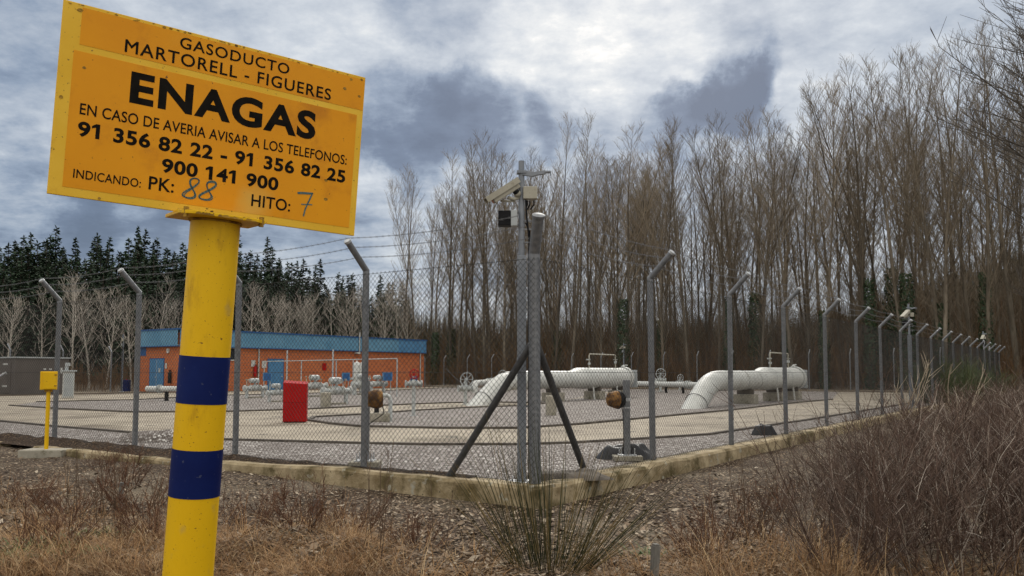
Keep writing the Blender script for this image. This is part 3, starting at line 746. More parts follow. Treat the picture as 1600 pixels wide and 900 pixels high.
def stake(px, py, h, label, w=.05):
    g = gp(px, py, -.27); z = float(gz(g.x, g.y)); b = MB()
    b.prism([(-w / 2, -w / 2), (w / 2, -w / 2), (w / 2, w / 2), (-w / 2, w / 2)], -.1, h - .015)
    b.prism([(-w / 2 + .004, -w / 2 + .004), (w / 2 - .004, -w / 2 + .004), (w / 2 - .006, w / 2 - .004), (-w / 2 + .006, w / 2 - .004)], h - .015, h)
    o = b.build('stake', 'wood'); o.location = (g.x, g.y, z); o.rotation_euler = (R(2), R(3), .4); tag(o, label, 'stake', 'short grey stakes in the ground')
    return o
stake(491, 838, .27, 'short grey stake in dry grass right of the signpost')
stake(187, 800, .28, 'short grey stake among dead stems left of the signpost')
stake(1022, 915, .27, 'short grey stake at the bottom edge, right of the rush tuft')

# ------------------------------------------------------------------ plant equipment in the yard
def big_pipe(P, label):
    """P: where the axis meets the ground; runs along DR"""
    root = tag(empty('gas_pipe', P, 0), label, 'gas pipe', 'large white pipes on the gravel')
    def q(s, z): return DR * s + Vector((0, 0, z))
    r = .40; za = .98
    pts = [q(-1.2, -.85), q(-.1, -.12)]
    # straight sloping leg then a smooth bend to level
    pts += [q(1.0, .55), q(1.35, .735), q(1.7, .865), q(2.1, .945), q(2.6, za), q(7.2, za)]
    b = MB(); b.tube(pts, r, 32); smooth_by_angle(b.build('pipe', 'white', root))
    b = MB(); b.tube([q(7.19, za), q(7.75, za + .05), q(12.4, za + .05)], [r + .002, r + .10, r + .10], 32); tr = smooth_by_angle(b.build('trap_barrel', 'white', root))
    b = MB(); b.tube([q(12.38, za + .05), q(12.42, za + .05), q(12.62, za + .05), q(12.75, za + .05)], [r + .16, r + .17, r + .17, r + .10], 32)
    b.ball(q(12.45, za + .62), .09); b.tube([q(12.5, za + .5), q(12.5, za + .7), q(12.9, za + .7)], .03, 8); smooth_by_angle(b.build('end_closure', 'white', tr))
    b = MB(); b.box(q(13.15, za + .0), (.06, .9, .9), Matrix.Rotation(math.pi / 2 - A, 3, 'Z')); b.build('door', 'grey', tr, bevel=.01)
    b = MB()
    for s_, dr in ((3.1, .001), (5.0, .001), (6.6, .001), (8.3, .101), (10.6, .101)):
        b = MB(); b.ring(q(s_, za + (.05 if s_ > 8 else 0)), DR, r + dr, .010, 40, 5); b.build('weld_seam', 'valve', root)
    b = MB()
    for k in range(20):
        a = 2 * math.pi * k / 20; c = q(12.36, za + .05) + (DL * math.cos(a) + Vector((0, 0, math.sin(a)))) * (r + .135); b.tube([c - DR * .03, c + DR * .30], .022, 6)
    b.build('flange_bolts', 'grey', tr)
    b = MB(); b.ring(q(.35, .20), DR * .82 + Vector((0, 0, .57)), r + .006, .012, 32); b.build('clamp_ring', 'black', root)
    for s in (5.6, 9.4, 11.9):
        b = MB(); b.box(q(s, .20), (.55, .9, .40), Matrix.Rotation(math.pi / 2 - A, 3, 'Z')); so_ = b.build('support', 'block', root, bevel=.02)
        b = MB(); b.box(q(s, .50), (.12, .7, .22), Matrix.Rotation(math.pi / 2 - A, 3, 'Z')); b.build('saddle', 'edging', so_)
    for s in (8.6, 11.0):
        b = MB(); b.tube([q(s, .0) - DL * .45, q(s, za - .35) - DL * .38], .04, 8); b.build('drain', 'white', root)
    # vents on top joined by a thin yellow bridge pipe
    b = MB(); s0, s1 = 8.9, 11.6; zt = za + 1.22
    b.tube([q(s0, za + .5), q(s0, zt - .06), q(s0 + .06, zt), q(s1 - .06, zt), q(s1, zt - .06), q(s1, za + .5)], .032, 8); smooth_by_angle(b.build('bypass_pipe', 'cream', root), 60)
    b = MB(); b.box(q(s0, za + .75), (.12, .12, .1)); b.box(q(s0 - .1, za + .95), (.2, .06, .06)); b.box(q(s1, za + .85), (.12, .12, .12)); b.ring(q(s1, za + .98), (0, 0, 1), .10, .012, 16); b.build('valve', 'valve', root)
    return root
big_pipe(Vector((6.55, 30.3, 0)), 'large white pipe rising from the gravel, nearer the right fence')
big_pipe(Vector((-1.35, 33.2, 0)), 'large white pipe rising from gravel behind the corner post, left of its twin')

def handwheel_valve(loc, rz, label, h=.9, wheel=.28, mat='valve', group='small valves with handwheels'):
    root = tag(empty('gate_valve', loc, rz), label, 'valve', group)
    b = MB(); b.tube([(0, 0, -.05), (0, 0, h - .25)], .07, 10); b.tube([(0, 0, .0), (0, 0, .03)], .16, 12); b.build('riser', mat, root)
    b = MB(); b.tube([(-.3, 0, h - .25), (.3, 0, h - .25)], .085, 12)
    for x in (-.3, -.15, .15, .3): b.tube([(x - .018, 0, h - .25), (x + .018, 0, h - .25)], .14, 14)
    b.ball((0, 0, h - .22), .13); b.tube([(0, 0, h - .2), (0, 0, h + .05)], .055, 10); smooth_by_angle(b.build('body', mat, root))
    b = MB(); c = (0, -.12, h + .12); b.ring(c, (0, 1, .1), wheel, .022, 22, 6)
    for k in range(4):
        a = k * math.pi / 4; d = Vector((math.cos(a), 0, math.sin(a))) * wheel; b.tube([Vector(c) - d, Vector(c) + d], .012, 5)
    b.tube([(0, 0, h + .05), (0, 0, h + .14), (0, -.14, h + .12)], .035, 8); b.build('handwheel', 'grey' if mat == 'valve' else mat, root)
    note(root)
    return root
for px, py, sc, rz, l in [(727, 632, 1.0, .5, 'white handwheel valve left of the sloping pipe end'), (786, 607, 1.15, -.2, 'dark spoked handwheel valve behind the sloping white pipe'),
                          (1032, 612, 1.2, .1, 'white valve with round handwheel between the two large pipes'), (962, 618, 1.1, 1.0, 'valve cluster behind the right detector post'),
                          (1062, 610, .9, .4, 'small valve on the thin pipe left of the right large pipe')]:
    v = handwheel_valve(gp(px, py), rz, l); v.scale = (sc, sc, sc)
def red_wheel():
    v = handwheel_valve(gp(646, 650), .3, 'pale valve post with a red handwheel, right of the rusty drum', h=1.45, wheel=.17); v.scale = (.8, .8, .8)
    [setattr(c.data, 'name', c.data.name) or (c.data.materials.clear(), c.data.materials.append(MAT['red'])) for c in v.children if c.name.startswith('handwheel')]
red_wheel()

def level_pipe(p0, p1, z, r, label, elbow=True, mat='white', supports=2):
    p0, p1 = Vector(p0), Vector(p1)
    root = tag(empty('pipe_run', (p0.x, p0.y, 0)), label, 'pipe')
    d = p1 - p0; d.z = 0; L = d.length; d.normalize()
    b = MB(); pts = []
    if elbow: pts = [(0, 0, -.1), (0, 0, z - 2 * r), tuple(d * r * .35 + Vector((0, 0, z - r * .8))), tuple(d * r * 1.2 + Vector((0, 0, z - r * .15))), tuple(d * r * 2 + Vector((0, 0, z)))]
    else: pts = [(0, 0, z)]
    pts.append(tuple(d * L + Vector((0, 0, z)))); b.tube(pts, r, 14); smooth_by_angle(b.build('pipe', mat, root), 50)
    for k in range(1, supports + 1):
        s = L * k / (supports + 1); c = d * s
        b = MB(); b.box((c.x, c.y, (z - r) / 2), (.14, .14, z - r)); b.build('support', 'black', root)
    f = MB()
    for s in (L * .3, L * .34, L * .8, L * .84): f.tube([tuple(d * s + Vector((0, 0, z))), tuple(d * (s + .035) + Vector((0, 0, z)))], r * 1.5, 16)
    f.build('flange', 'valve', root)
    return root
level_pipe(gp(742, 614), gp(800, 606), .62, .2, 'white elbowed pipe behind the left sloping pipe')
level_pipe(gp(992, 612), gp(1096, 616), .55, .17, 'thin white pipe linking the two large pipes', elbow=False, supports=3)
level_pipe(gp(229, 626), gp(292, 627), .55, .13, 'short white pipe on a black prop near the blue door', elbow=False, supports=1)

def stub():
    g = gp(600, 659); root = tag(empty('elbow_pipe', g), 'grey elbow pipe on a stone block behind the left detector drum', 'pipe')
    b = MB(); b.box((-.1, 0, .12), (.55, .4, .24)); b.build('footing', 'block', root, bevel=.03)
    b = MB(); b.tube([(-.2, 0, .2), (-.2, 0, .66)], .065, 12); b.build('prop', 'black', root)
    b = MB(); b.tube([(.18, -.1, -.05), (.18, -.1, .58), (.14, -.1, .67), (.05, -.1, .70), (-.22, -.05, .70)], .055, 12); smooth_by_angle(b.build('pipe', 'valve', root), 60)
stub()
for px, py, h, l in [(509, 636, .55, 'short round concrete stub in gravel right of the red cabinet'), (861, 649, .6, 'short round concrete stub in gravel beside the corner mast')]:
    g = gp(px, py); b = MB(); r0 = .20 if px < 600 else .17; b.tube([(0, 0, -.1), (0, 0, h - .02), (0, 0, h)], [r0, r0, r0 - .02], 18); o = smooth_by_angle(b.build('concrete_stub', 'block')); o.location = g; tag(o, l, 'concrete stub', 'concrete stubs in the gravel')

def red_cabinet():
    g = gp(461, 660); root = tag(empty('hose_cabinet', g, R(8)), 'red steel cabinet with sloping top standing on the yard road', 'cabinet')
    b = MB(); w, d = .60, .32
    i = [(-w / 2, -d / 2, .02), (w / 2, -d / 2, .02), (w / 2, d / 2, .02), (-w / 2, d / 2, .02), (-w / 2, -d / 2, 1.04), (w / 2, -d / 2, 1.0), (w / 2, d / 2, 1.06), (-w / 2, d / 2, 1.10)]
    b.v = i; b.f = [(0, 3, 2, 1), (4, 5, 6, 7), (0, 1, 5, 4), (1, 2, 6, 5), (2, 3, 7, 6), (3, 0, 4, 7)]; b.mi = [0] * 6; b.build('body', 'red', root, bevel=.008)
    b = MB(); b.box((0, -d / 2 - .006, .27), (w - .03, .012, .46)); b.build('door', 'red', root, bevel=.004)
    b = MB(); b.box((0, -d / 2 - .006, .755), (w - .03, .012, .46)); b.build('door', 'red', root, bevel=.004)
    b = MB(); b.box((0, 0, .01), (w - .06, d - .06, .02)); b.build('plinth', 'black', root)
red_cabinet()

def valve_manifold(px, py, s, label, seed):
    r_ = random.Random(seed); g = gp(px, py); root = tag(empty('valve_manifold', g, DR.angle(Vector((1, 0, 0)))), label, 'valve station', 'valve stations before the brick building')
    b = MB()
    for x in (-.8, .8): b.tube([(x, 0, -.05), (x, 0, .75)], .13, 12)
    b.tube([(-1.1, 0, .82), (1.1, 0, .82)], .16, 14); smooth_by_angle(b.build('pipe', 'valve', root), 50)
    b = MB()
    for x in (-1.05, -.5, -.36, .36, .5, 1.05): b.tube([(x, 0, .82), (x + .05, 0, .82)], .26, 16)
    b.build('flange', 'white', root)
    b = MB(); b.ball((0, 0, .86), .30, 14, 8); b.tube([(0, 0, .9), (0, 0, 1.35)], .08, 10); smooth_by_angle(b.build('valve_body', 'valve', root), 50)
    b = MB(); b.tube([(-.45, .05, 1.42), (-.4, .05, 1.42), (.3, .05, 1.42), (.45, .05, 1.42)], [.1, .21, .21, .1], 16); b.box((.1, -.2, 1.4), (.25, .2, .25)); smooth_by_angle(b.build('actuator', 'valve', root), 40)
    b = MB(); b.ring((-.25, -.32, 1.4), (0, 1, 0), .2, .022, 18); b.tube([(-.25, -.32, 1.4), (-.25, 0, 1.4)], .03, 8); b.tube([(-.43, -.32, 1.4), (-.07, -.32, 1.4)], .014, 6); b.tube([(-.25, -.32, 1.2), (-.25, -.32, 1.6)], .014, 6); b.build('handwheel', 'grey', root)
    b = MB()
    for k in range(5):
        x = r_.uniform(-.9, .9); h = r_.uniform(1.0, 1.6); b.tube([(x, r_.uniform(-.2, .2), .9), (x, 0, h)], .025, 6); b.box((x, 0, h), (.09, .09, .11))
    b.build('gauge', 'cream', root)
    b = MB(); b.box((.0, 0, .06), (1.0, .7, .12)); b.build('footing', 'block', root)
    root.scale = (s, s, s)
for q in [(398, 622, .62, 'valve station left of the far blue door, beside a red extinguisher', 1), (432, 628, .5, 'small valve station in front of the far blue door', 2),
          (492, 620, .72, 'valve station behind the red cabinet', 3), (525, 632, .68, 'valve station right of the red cabinet, on the gravel', 4),
          (566, 617, .75, 'valve station behind the fence post left of the corner', 5), (590, 614, .7, 'valve station before the right half of the brick wall', 6)]:
    valve_manifold(*q)
def separators():
    for px, l in ((557, 'left tall white filter vessel before the brick wall'), (567, 'right tall white filter vessel before the brick wall')):
        g = gp(px, 614); root = tag(empty('filter_vessel', g), l, 'vessel', 'filter vessels')
        b = MB(); b.tube([(0, 0, .3), (0, 0, .34), (0, 0, 1.75), (0, 0, 1.92), (0, 0, 2.0)], [.15, .25, .25, .18, .04], 16); smooth_by_angle(b.build('shell', 'white', root), 50)
        for k in range(3):
            b = MB(); b.tube([(.2 * math.cos(k * 2.09), .2 * math.sin(k * 2.09), 0), (.2 * math.cos(k * 2.09), .2 * math.sin(k * 2.09), .5)], .03, 6); b.build('leg', 'grey', root)
        b = MB(); b.tube([(-.5, 0, .9), (.5, 0, .9)], .08, 10); b.tube([(0, 0, 2.0), (0, 0, 2.2)], .03, 8); b.build('nozzle', 'valve', root)
separators()
def rack():
    p0, p1 = gp(412, 612), gp(620, 620); root = tag(empty('pipe_rack', p0), 'thin pale pipe frame standing before the brick building', 'pipe rack')
    d = p1 - p0
    b = MB(); b.tube([(0, 0, 2.05), tuple(d + Vector((0, 0, 2.05)))], .028, 8); b.build('top_rail', 'valve', root)
    for t in (0.0, .33, .6, .72, 1.0):
        b = MB(); q = d * t; b.tube([(q.x, q.y, -.05), (q.x, q.y, 2.02)], .035, 8); b.build('leg', 'grey', root)
    for px, hh in ((453, 2.75), (530, 2.7)):
        t = (px - 412) / 208; q = d * t; b = MB(); b.tube([(q.x, q.y + .3, -.05), (q.x, q.y + .3, hh)], .05, 8); b.build('vent_pipe', 'galvlight', root)
rack()
for px, py, w, h, l in [(540, 616, .45, .48, 'blue instrument box on a stand, left of the filter vessels'), (605, 614, .6, .55, 'blue instrument box on a stand, right of the filter vessels'), (417, 616, .5, .5, 'blue grey instrument box left of the far blue door')]:
    g = gp(px, py); root = tag(empty('instrument_box', g, R(20)), l, 'instrument box', 'blue instrument boxes')
    b = MB(); b.box((0, 0, 1.05), (w, .3, h)); b.build('box', 'blue', root, bevel=.01)
    b = MB(); [b.tube([(x, 0, -.05), (x, 0, .85)], .03, 6) for x in (-w * .35, w * .35)]; b.build('stand', 'grey', root)
    b = MB(); b.box((.0, -.155, 1.05), (w * .8, .012, h * .8)); b.build('door', 'darkblue', root)

def kiosk():
    g = gp(22, 617); root = tag(empty('kiosk', g, math.atan2(DR.y, DR.x)), 'low dark taupe kiosk with pale roof edge at the left edge', 'kiosk')
    # local x = along DR, local y = along DL
    Lk, Wk, Hk = 3.1, 2.4, 2.15
    def B(x0, x1, y0, y1, z0, z1): b = MB(); b.box(((x0 + x1) / 2, (y0 + y1) / 2, (z0 + z1) / 2), (x1 - x0, y1 - y0, z1 - z0)); return b
    B(0, Lk, 0, Wk, .0, Hk).build('wall', 'kiosk', root, bevel=.02)
    B(-.08, Lk + .08, -.08, Wk + .08, Hk, Hk + .08).build('roof', 'grey', root)
    b = B(1.6, 1.75, -.02, -.003, 1.45, 1.55); b.box((2.0, -.012, 1.5), (.15, .018, .1)); b.build('vent', 'white', root)
    b = MB(); [b.box((2.3 + .18 * k, -.012, 1.42 + .05 * (k % 2)), (.13, .018, .34)) for k in range(3)]; b.build('notice', 'white', root)
    for z in (1.8, 1.25, .5): B(-.03, -.003, .9, 1.5, z - .05, z + .05).build('hinge', 'white', root)
    B(-.02, -.002, .5, 1.9, .1, 1.95).build('door', 'kiosk', root)
    b = MB(); b.tube([(-2.2, .3, .1), (-.1, .9, 1.3)], .06, 8); b.build('ladder_rail', 'galvlight', root)
kiosk()
def cabinet():
    g = gp(106, 622); root = tag(empty('electric_cabinet', g, R(30)), 'tall pale grey cabinet with a ledge and small vent, left yard', 'cabinet')
    b = MB(); b.box((0, 0, .68), (.52, .45, 1.34)); b.build('body', 'white', root, bevel=.01)
    b = MB(); b.box((0, 0, 1.385), (.72, .60, .07)); b.build('lid', 'grey', root, bevel=.01)
    b = MB(); b.tube([(-.1, 0, 1.4), (-.1, 0, 1.62)], .09, 10); b.box((-.06, 0, 1.72), (.24, .2, .16)); b.build('vent', 'grey', root)
    b = MB(); b.box((0, -.23, .68), (.42, .012, 1.15)); b.build('door', 'grey', root)
    b = MB(); b.box((0, 0, .01), (.6, .5, .03)); b.build('plinth', 'block', root)
cabinet()

# ------------------------------------------------------------------ brick building
def building():
    Y1 = 55.0; P = dp(277, 600, Y1); P.z = 0
    root = tag(empty('brick_building', P, math.atan2(DR.y, DR.x)), 'long low orange brick building with blue metal fascia behind the yard', 'building')
    L, Wd, H, FH = 24.6, 4.4, 4.2, 1.12
    def B(x0, x1, y0, y1, z0, z1): b = MB(); b.box(((x0 + x1) / 2, (y0 + y1) / 2, (z0 + z1) / 2), (x1 - x0, y1 - y0, z1 - z0)); return b
    wall = B(0, L, 0, Wd, -.1, H - .25).build('wall', 'brick', root)
    def along(px):    # station along the front for a photo column
        k = (px - 800) / F; return (k * P.y - P.x) / (DR.x - k * DR.y)
    def alongl(px):
        k = (px - 800) / F; return (k * P.y - P.x) / (DL.x - k * DL.y)
    # ribbed fascia
    def ribbed(x0, x1, y, axis, mat, sign):
        b = MB(); n = int((x1 - x0) / .2); z0, z1 = H - FH, H - .07
        pts = []
        for i in range(n):
            s = x0 + (x1 - x0) * i / n; w = (x1 - x0) / n
            pts += [(s, 0), (s + w * .25, .035), (s + w * .55, .035), (s + w * .8, 0)]
        pts.append((x1, 0))
        for a, c in zip(pts[:-1], pts[1:]):
            if axis == 'x': q = [(a[0], y + sign * a[1], z0), (c[0], y + sign * c[1], z0), (c[0], y + sign * c[1], z1), (a[0], y + sign * a[1], z1)]
            else: q = [(y + sign * a[1], a[0], z0), (y + sign * c[1], c[0], z0), (y + sign * c[1], c[0], z1), (y + sign * a[1], a[0], z1)]
            b.face(q)
        return b.build('fascia', mat, root)
    xr = along(621)
    ribbed(.0, .5, -.16, 'x', 'blue', -1); ribbed(.5, xr, -.16, 'x', 'paleblue', -1); ribbed(xr, L + .15, -.16, 'x', 'blue', -1)
    ribbed(-.15, Wd + .1, -.16, 'y', 'paleblue', -1)
    t = B(-.22, L + .2, -.23, Wd + .2, H - .07, H + .04); t.box((L / 2, -.18, H - FH - .03), (L + .3, .1, .05)); t.box((-.18, Wd / 2, H - FH - .03), (.1, Wd + .2, .05)); t.build('roof', 'darkblue', root)
    sf = B(-.12, L + .1, -.12, Wd + .1, H - FH + .02, H - FH + .06); sf.build('soffit', 'grey', root)
    def door(name, x0, x1, z1, mat, side='x'):
        if side == 'x': b = B(x0, x1, -.03, .02, .0, z1); f = B(x0 - .07, x1 + .07, -.018, .01, .0, z1 + .07)
        else: b = B(-.03, .02, x0, x1, .0, z1); f = B(-.018, .01, x0 - .07, x1 + .07, .0, z1 + .07)
        d = b.build('door', mat, root); f.build('frame', 'darkblue', d)
        h = MB()
        xm = (x0 + x1) / 2
        if side == 'x': h.box((x1 - .15, -.06, 1.0), (.12, .05, .05))
        else: h.box((-.06, xm + .06, 1.0), (.05, .1, .05)); h.box((-.033, xm, z1 / 2), (.008, .03, z1 - .04)); h.box((-.035, xm - .35, 1.45), (.01, .22, .3))
        h.build('handle', 'grey', d); return d
    door('door', along(420), along(443), 2.25, 'blue')
    door('door', alongl(257), alongl(236), 2.2, 'blue', 'y')
    w = B(along(357), along(368), -.02, .03, 2.2, 3.0).build('window', 'glass', root)
    f = MB(); x0, x1 = along(357), along(368)
    for a in ((x0 - .05, x1 + .05, 3.0, 3.07), (x0 - .05, x1 + .05, 2.13, 2.2), (x0 - .05, x0, 2.2, 3.0), (x1, x1 + .05, 2.2, 3.0)): f.box(((a[0] + a[1]) / 2, -.03, (a[2] + a[3]) / 2), (a[1] - a[0], .07, a[3] - a[2]))
    f.build('frame', 'white', w)
    w = B(-.02, .03, alongl(229), alongl(219), 2.45, 3.0).build('window', 'darkblue', root)
    v = B(along(642), along(652), -.04, .03, .3, 1.0).build('vent_grille', 'darkblue', root)
    for px in (404, 656): b = MB(); x = along(px); b.tube([(x, -.08, .0), (x, -.08, 3.05)], .05, 8); b.build('downpipe', 'valve', root)
    b = MB(); x = along(558); b.tube([(x, -.3, 2.8), (x, -.3, 4.6)], .04, 8); b.box((x - .1, -.2, 2.9), (.5, .25, .12)); b.build('antenna', 'white', root)
    b = MB(); b.box((along(413), -.03, 1.9), (.4, .02, .5)); b.box((along(396), -.03, 1.95), (.35, .02, .45)); b.build('notice', 'white', root)
    b = MB(); b.box((along(507), -.03, 1.75), (.4, .02, .55)); b.build('notice', 'red', root)
    b = MB(); b.box((-.04, alongl(264), 2.75), (.12, .2, .3)); b.box((-.03, alongl(261), 1.75), (.02, .2, .35)); b.build('wall_lamp', 'white', root)
    # extinguisher boxes hang on the wall
    for (loc, l, side, m) in [((along(398), -.12, 1.35), 'red extinguisher on the brick wall left of the far blue door', 'x', 'red'), ((-.12, alongl(269), .95), 'dark extinguisher beside the near blue door', 'y', 'black')]:
        e = tag(empty('fire_extinguisher', root.matrix_world @ Vector(loc)), l, 'extinguisher', 'extinguishers on the brick building')
        bpy.context.view_layer.update()
        e.location = P + DR * loc[0] + DL * loc[1] + Vector((0, 0, loc[2])); e.rotation_euler = (0, 0, math.atan2(DR.y, DR.x))
        b = MB(); b.tube([(0, 0, -.35), (0, 0, -.33), (0, 0, .3), (0, 0, .42), (0, 0, .46)], [.08, .11, .11, .05, .04], 14); smooth_by_angle(b.build('cylinder', m, e), 50)
        b = MB(); b.box((0, -.02, .5), (.16, .05, .05)); b.tube([(.06, -.03, .47), (.15, -.03, .3), (.14, -.03, -.1)], .018, 6); b.build('hose', 'black', e)
    g = P + DL * 5.0 + DR * -.6
    tk = empty('drum', (g.x, g.y, 0)); tag(tk, 'small dark blue drum at the left end of the brick building', 'drum')
    b = MB(); b.tube([(0, 0, 0), (0, 0, .02), (0, 0, .78), (0, 0, .8)], [.24, .26, .26, .22], 16); smooth_by_angle(b.build('shell', 'navy', tk), 40)
    b = MB(); b.tube([(0, 0, .8), (0, 0, .86)], .05, 8); b.build('lid', 'red', tk)
building()

# ------------------------------------------------------------------ bare trees
def limb(b, p, d, L, r0, r1, n, sides, up, r_, wob=.12):
    pts = [p.copy()]; d = d.normalized(); q = p.copy()
    for i in range(n):
        d = (d + Vector((r_.uniform(-wob, wob), r_.uniform(-wob, wob), r_.uniform(-wob, wob) + up))).normalized()
        q = q + d * (L / n); pts.append(q.copy())
    b.tube(pts, [r0 + (r1 - r0) * (i / n) for i in range(n + 1)], sides, cap=False)
    return pts
def lerp_pts(pts, t):
    x = t * (len(pts) - 1); i = min(int(x), len(pts) - 2); return pts[i].lerp(pts[i + 1], x - i), (pts[i + 1] - pts[i]).normalized()
def bare_tree(seed, h, r0, clear, nb, blen, spread, ntw, twl, twr, sides=3, sub=2, fork=0, up=.10, low=0, wob=.10):
    r_ = random.Random(seed); tb, cb = MB(), MB()
    lean = Vector((r_.uniform(-.09, .09), r_.uniform(-.09, .09), 1))
    n = 12; pts = [Vector((0, 0, -.15))]; d = lean.normalized()
    for i in range(n):
        d = (d + Vector((r_.uniform(-.035, .035), r_.uniform(-.035, .035), .03))).normalized(); pts.append(pts[-1] + d * h / n)
    rad = [r0 * (1.35 if i == 0 else (1 - i / n) ** .95 + .03) for i in range(n + 1)]
    tb.tube(pts, rad, 8, cap=False)
    stems = [(pts, 1.0)]
    for k in range(fork):
        t = r_.uniform(.28, .5); p, _ = lerp_pts(pts, t); a = r_.uniform(0, 6.28)
        fp = limb(tb, p, Vector((math.cos(a) * .35, math.sin(a) * .35, 1)), h * (1 - t) * .92, r0 * .55 * (1 - t * .5), .015, 8, 6, .06, r_, .05); stems.append((fp, .8))
    for pts_, w in stems:
        c0 = clear if pts_ is pts else .05
        for k in range(int(nb * w)):
            t = c0 + (1 - c0) * ((k + r_.random()) / (nb * w)); p, dd = lerp_pts(pts_, min(t, .995)); a = k * 2.4 + r_.uniform(-.6, .6)
            f = (t - c0) / (1 - c0)
            sh = (1 - f) ** .7 * (.35 + .65 * min(1, f * 2.6)) + .12
            sp = spread * r_.uniform(.75, 1.25)
            dirn = Vector((math.cos(a) * math.sin(sp), math.sin(a) * math.sin(sp), math.cos(sp)))
            L = blen * sh * r_.uniform(.7, 1.2)
            rb = max(.016, r0 * .22 * sh)
            bp = limb(cb, p, dirn, L, rb, twr * 1.1, 5, 4 if rb > .03 else 3, up, r_, wob)
            for j in range(ntw):
                tt = .15 + .85 * (j + r_.random()) / ntw; q, bd = lerp_pts(bp, tt); a2 = r_.uniform(0, 6.28)
                o = Vector((math.cos(a2), math.sin(a2), r_.uniform(-.1, .6)))
                tw = limb(cb, q, bd + o * .75, twl * r_.uniform(.5, 1.3) * (1.15 - .5 * tt), twr * 1.3, twr * .8, 3, 3, .07, r_, .16)
                for m in range(sub):
                    q2, b2 = lerp_pts(tw, r_.uniform(.2, .9)); a3 = r_.uniform(0, 6.28)
                    cb.tube([q2, q2 + (b2 + Vector((math.cos(a3), math.sin(a3), .35)) * .7).normalized() * twl * r_.uniform(.25, .6)], [twr, twr * .7], 3, cap=False)
    for k in range(low):     # thin dead shoots low on the bole
        t = r_.uniform(.05, clear * 2.0); p, dd = lerp_pts(pts, t); a = r_.uniform(0, 6.28)
        limb(cb, p, Vector((math.cos(a), math.sin(a), r_.uniform(.5, 2.0))), r_.uniform(.7, 2.6), twr * 1.3, twr * .7, 3, 3, .05, r_, .15)
    return tb, cb

def proto(name, tb, cb, tm, cm, hide=False):
    root = empty(name)
    tb.build('trunk', tm, root, smooth=True); cb.build('crown', cm, root)
    note(root); return root
def ivy_mesh(seed, h, r):
    r_ = random.Random(seed); b = MB()
    for k in range(1500):
        z = h * r_.random() ** .9; a = r_.uniform(0, 6.28); rr = r * r_.uniform(.8, 1.5) * (1.2 - .5 * z / h) + .1 * r_.random()
        c = Vector((math.cos(a) * rr, math.sin(a) * rr, z)); s = r_.uniform(.06, .13)
        n = Vector((math.cos(a) + r_.uniform(-.5, .5), math.sin(a) + r_.uniform(-.5, .5), r_.uniform(-.2, .6))).normalized(); u = n.orthogonal().normalized(); w = n.cross(u)
        b.face([c - u * s, c - w * s * .7, c + u * s, c + w * s * .8])
    return b
def poplars():
    P = []
    for i in range(7):
        tb, cb = bare_tree(100 + i, 23.6 + (i % 3) * .9, .15 + .025 * (i % 3), .20, 46, 6.0, R(33), 11, .95, .0072, sub=1, fork=(0, 1, 0, 1, 0, 2, 1)[i], low=150, up=.025, wob=.06)
        P.append(proto('poplar_tree', tb, cb, 'bark', 'twig'))
    iv = [ivy_mesh(5, 8.5, .42), ivy_mesh(6, 6.0, .36)]; ivm = []
    for b in iv:
        me = bpy.data.meshes.new('ivy'); me.from_pydata(b.v, [], b.f); me.materials.append(MAT['ivy']); ivm.append(me)
    r_ = random.Random(5); used = set(); n = 0
    for row in range(7):
        off = 4.2 + row * 4.2
        t = -40 + (row % 2) * 1.8
        while t < 60:
            a, b = LR + off + r_.uniform(-.7, .7), t + r_.uniform(-.7, .7)
            t += 2.9
            p = W2(a, b)
            px = 800 + F * p.x / p.y
            if px < 618 - row * 4 or px > 1760: continue
            i = n % 7 if n < 7 else r_.randrange(7)
            c = P[i] if i not in used else copy_tree(P[i])
            if i in used:
                pass
            used.add(i); n += 1
            c.location = (p.x, p.y, float(gz(p.x, p.y)) - .05); c.rotation_euler = (0, 0, r_.uniform(0, 6.28))
            s = r_.uniform(.86, 1.06) * (1 + .10 * float(sstep(np.array(px), 1280, 1420))) * (1 - .05 * sstep(np.array(740 - px), 0, 120).item()); c.scale = (s * r_.uniform(.75, 1.15),) * 2 + (s,)
            tag(c, 'tall bare poplar standing in the plantation behind the compound', 'tree', 'bare poplars of the plantation')
            if row < 2 and r_.random() < .42:
                io = bpy.data.objects.new('ivy', r_.choice(ivm)); COL.objects.link(io); io.parent = c
                c['label'] = 'tall bare poplar with dark ivy wrapped round its lower trunk'; c['group'] = 'ivy clad poplars of the plantation'
    # one taller, wide poplar standing out near the right
    c = copy_tree(P[3]); p = dp(1478, 600, 60.5); c.location = (p.x, p.y, -.2); c.scale = (1.15, 1.15, 1.12); c.rotation_euler = (0, 0, 1.0)
    tag(c, 'taller and wider bare poplar rising above its neighbours, above the right fence', 'tree', 'bare poplars of the plantation')
poplars()

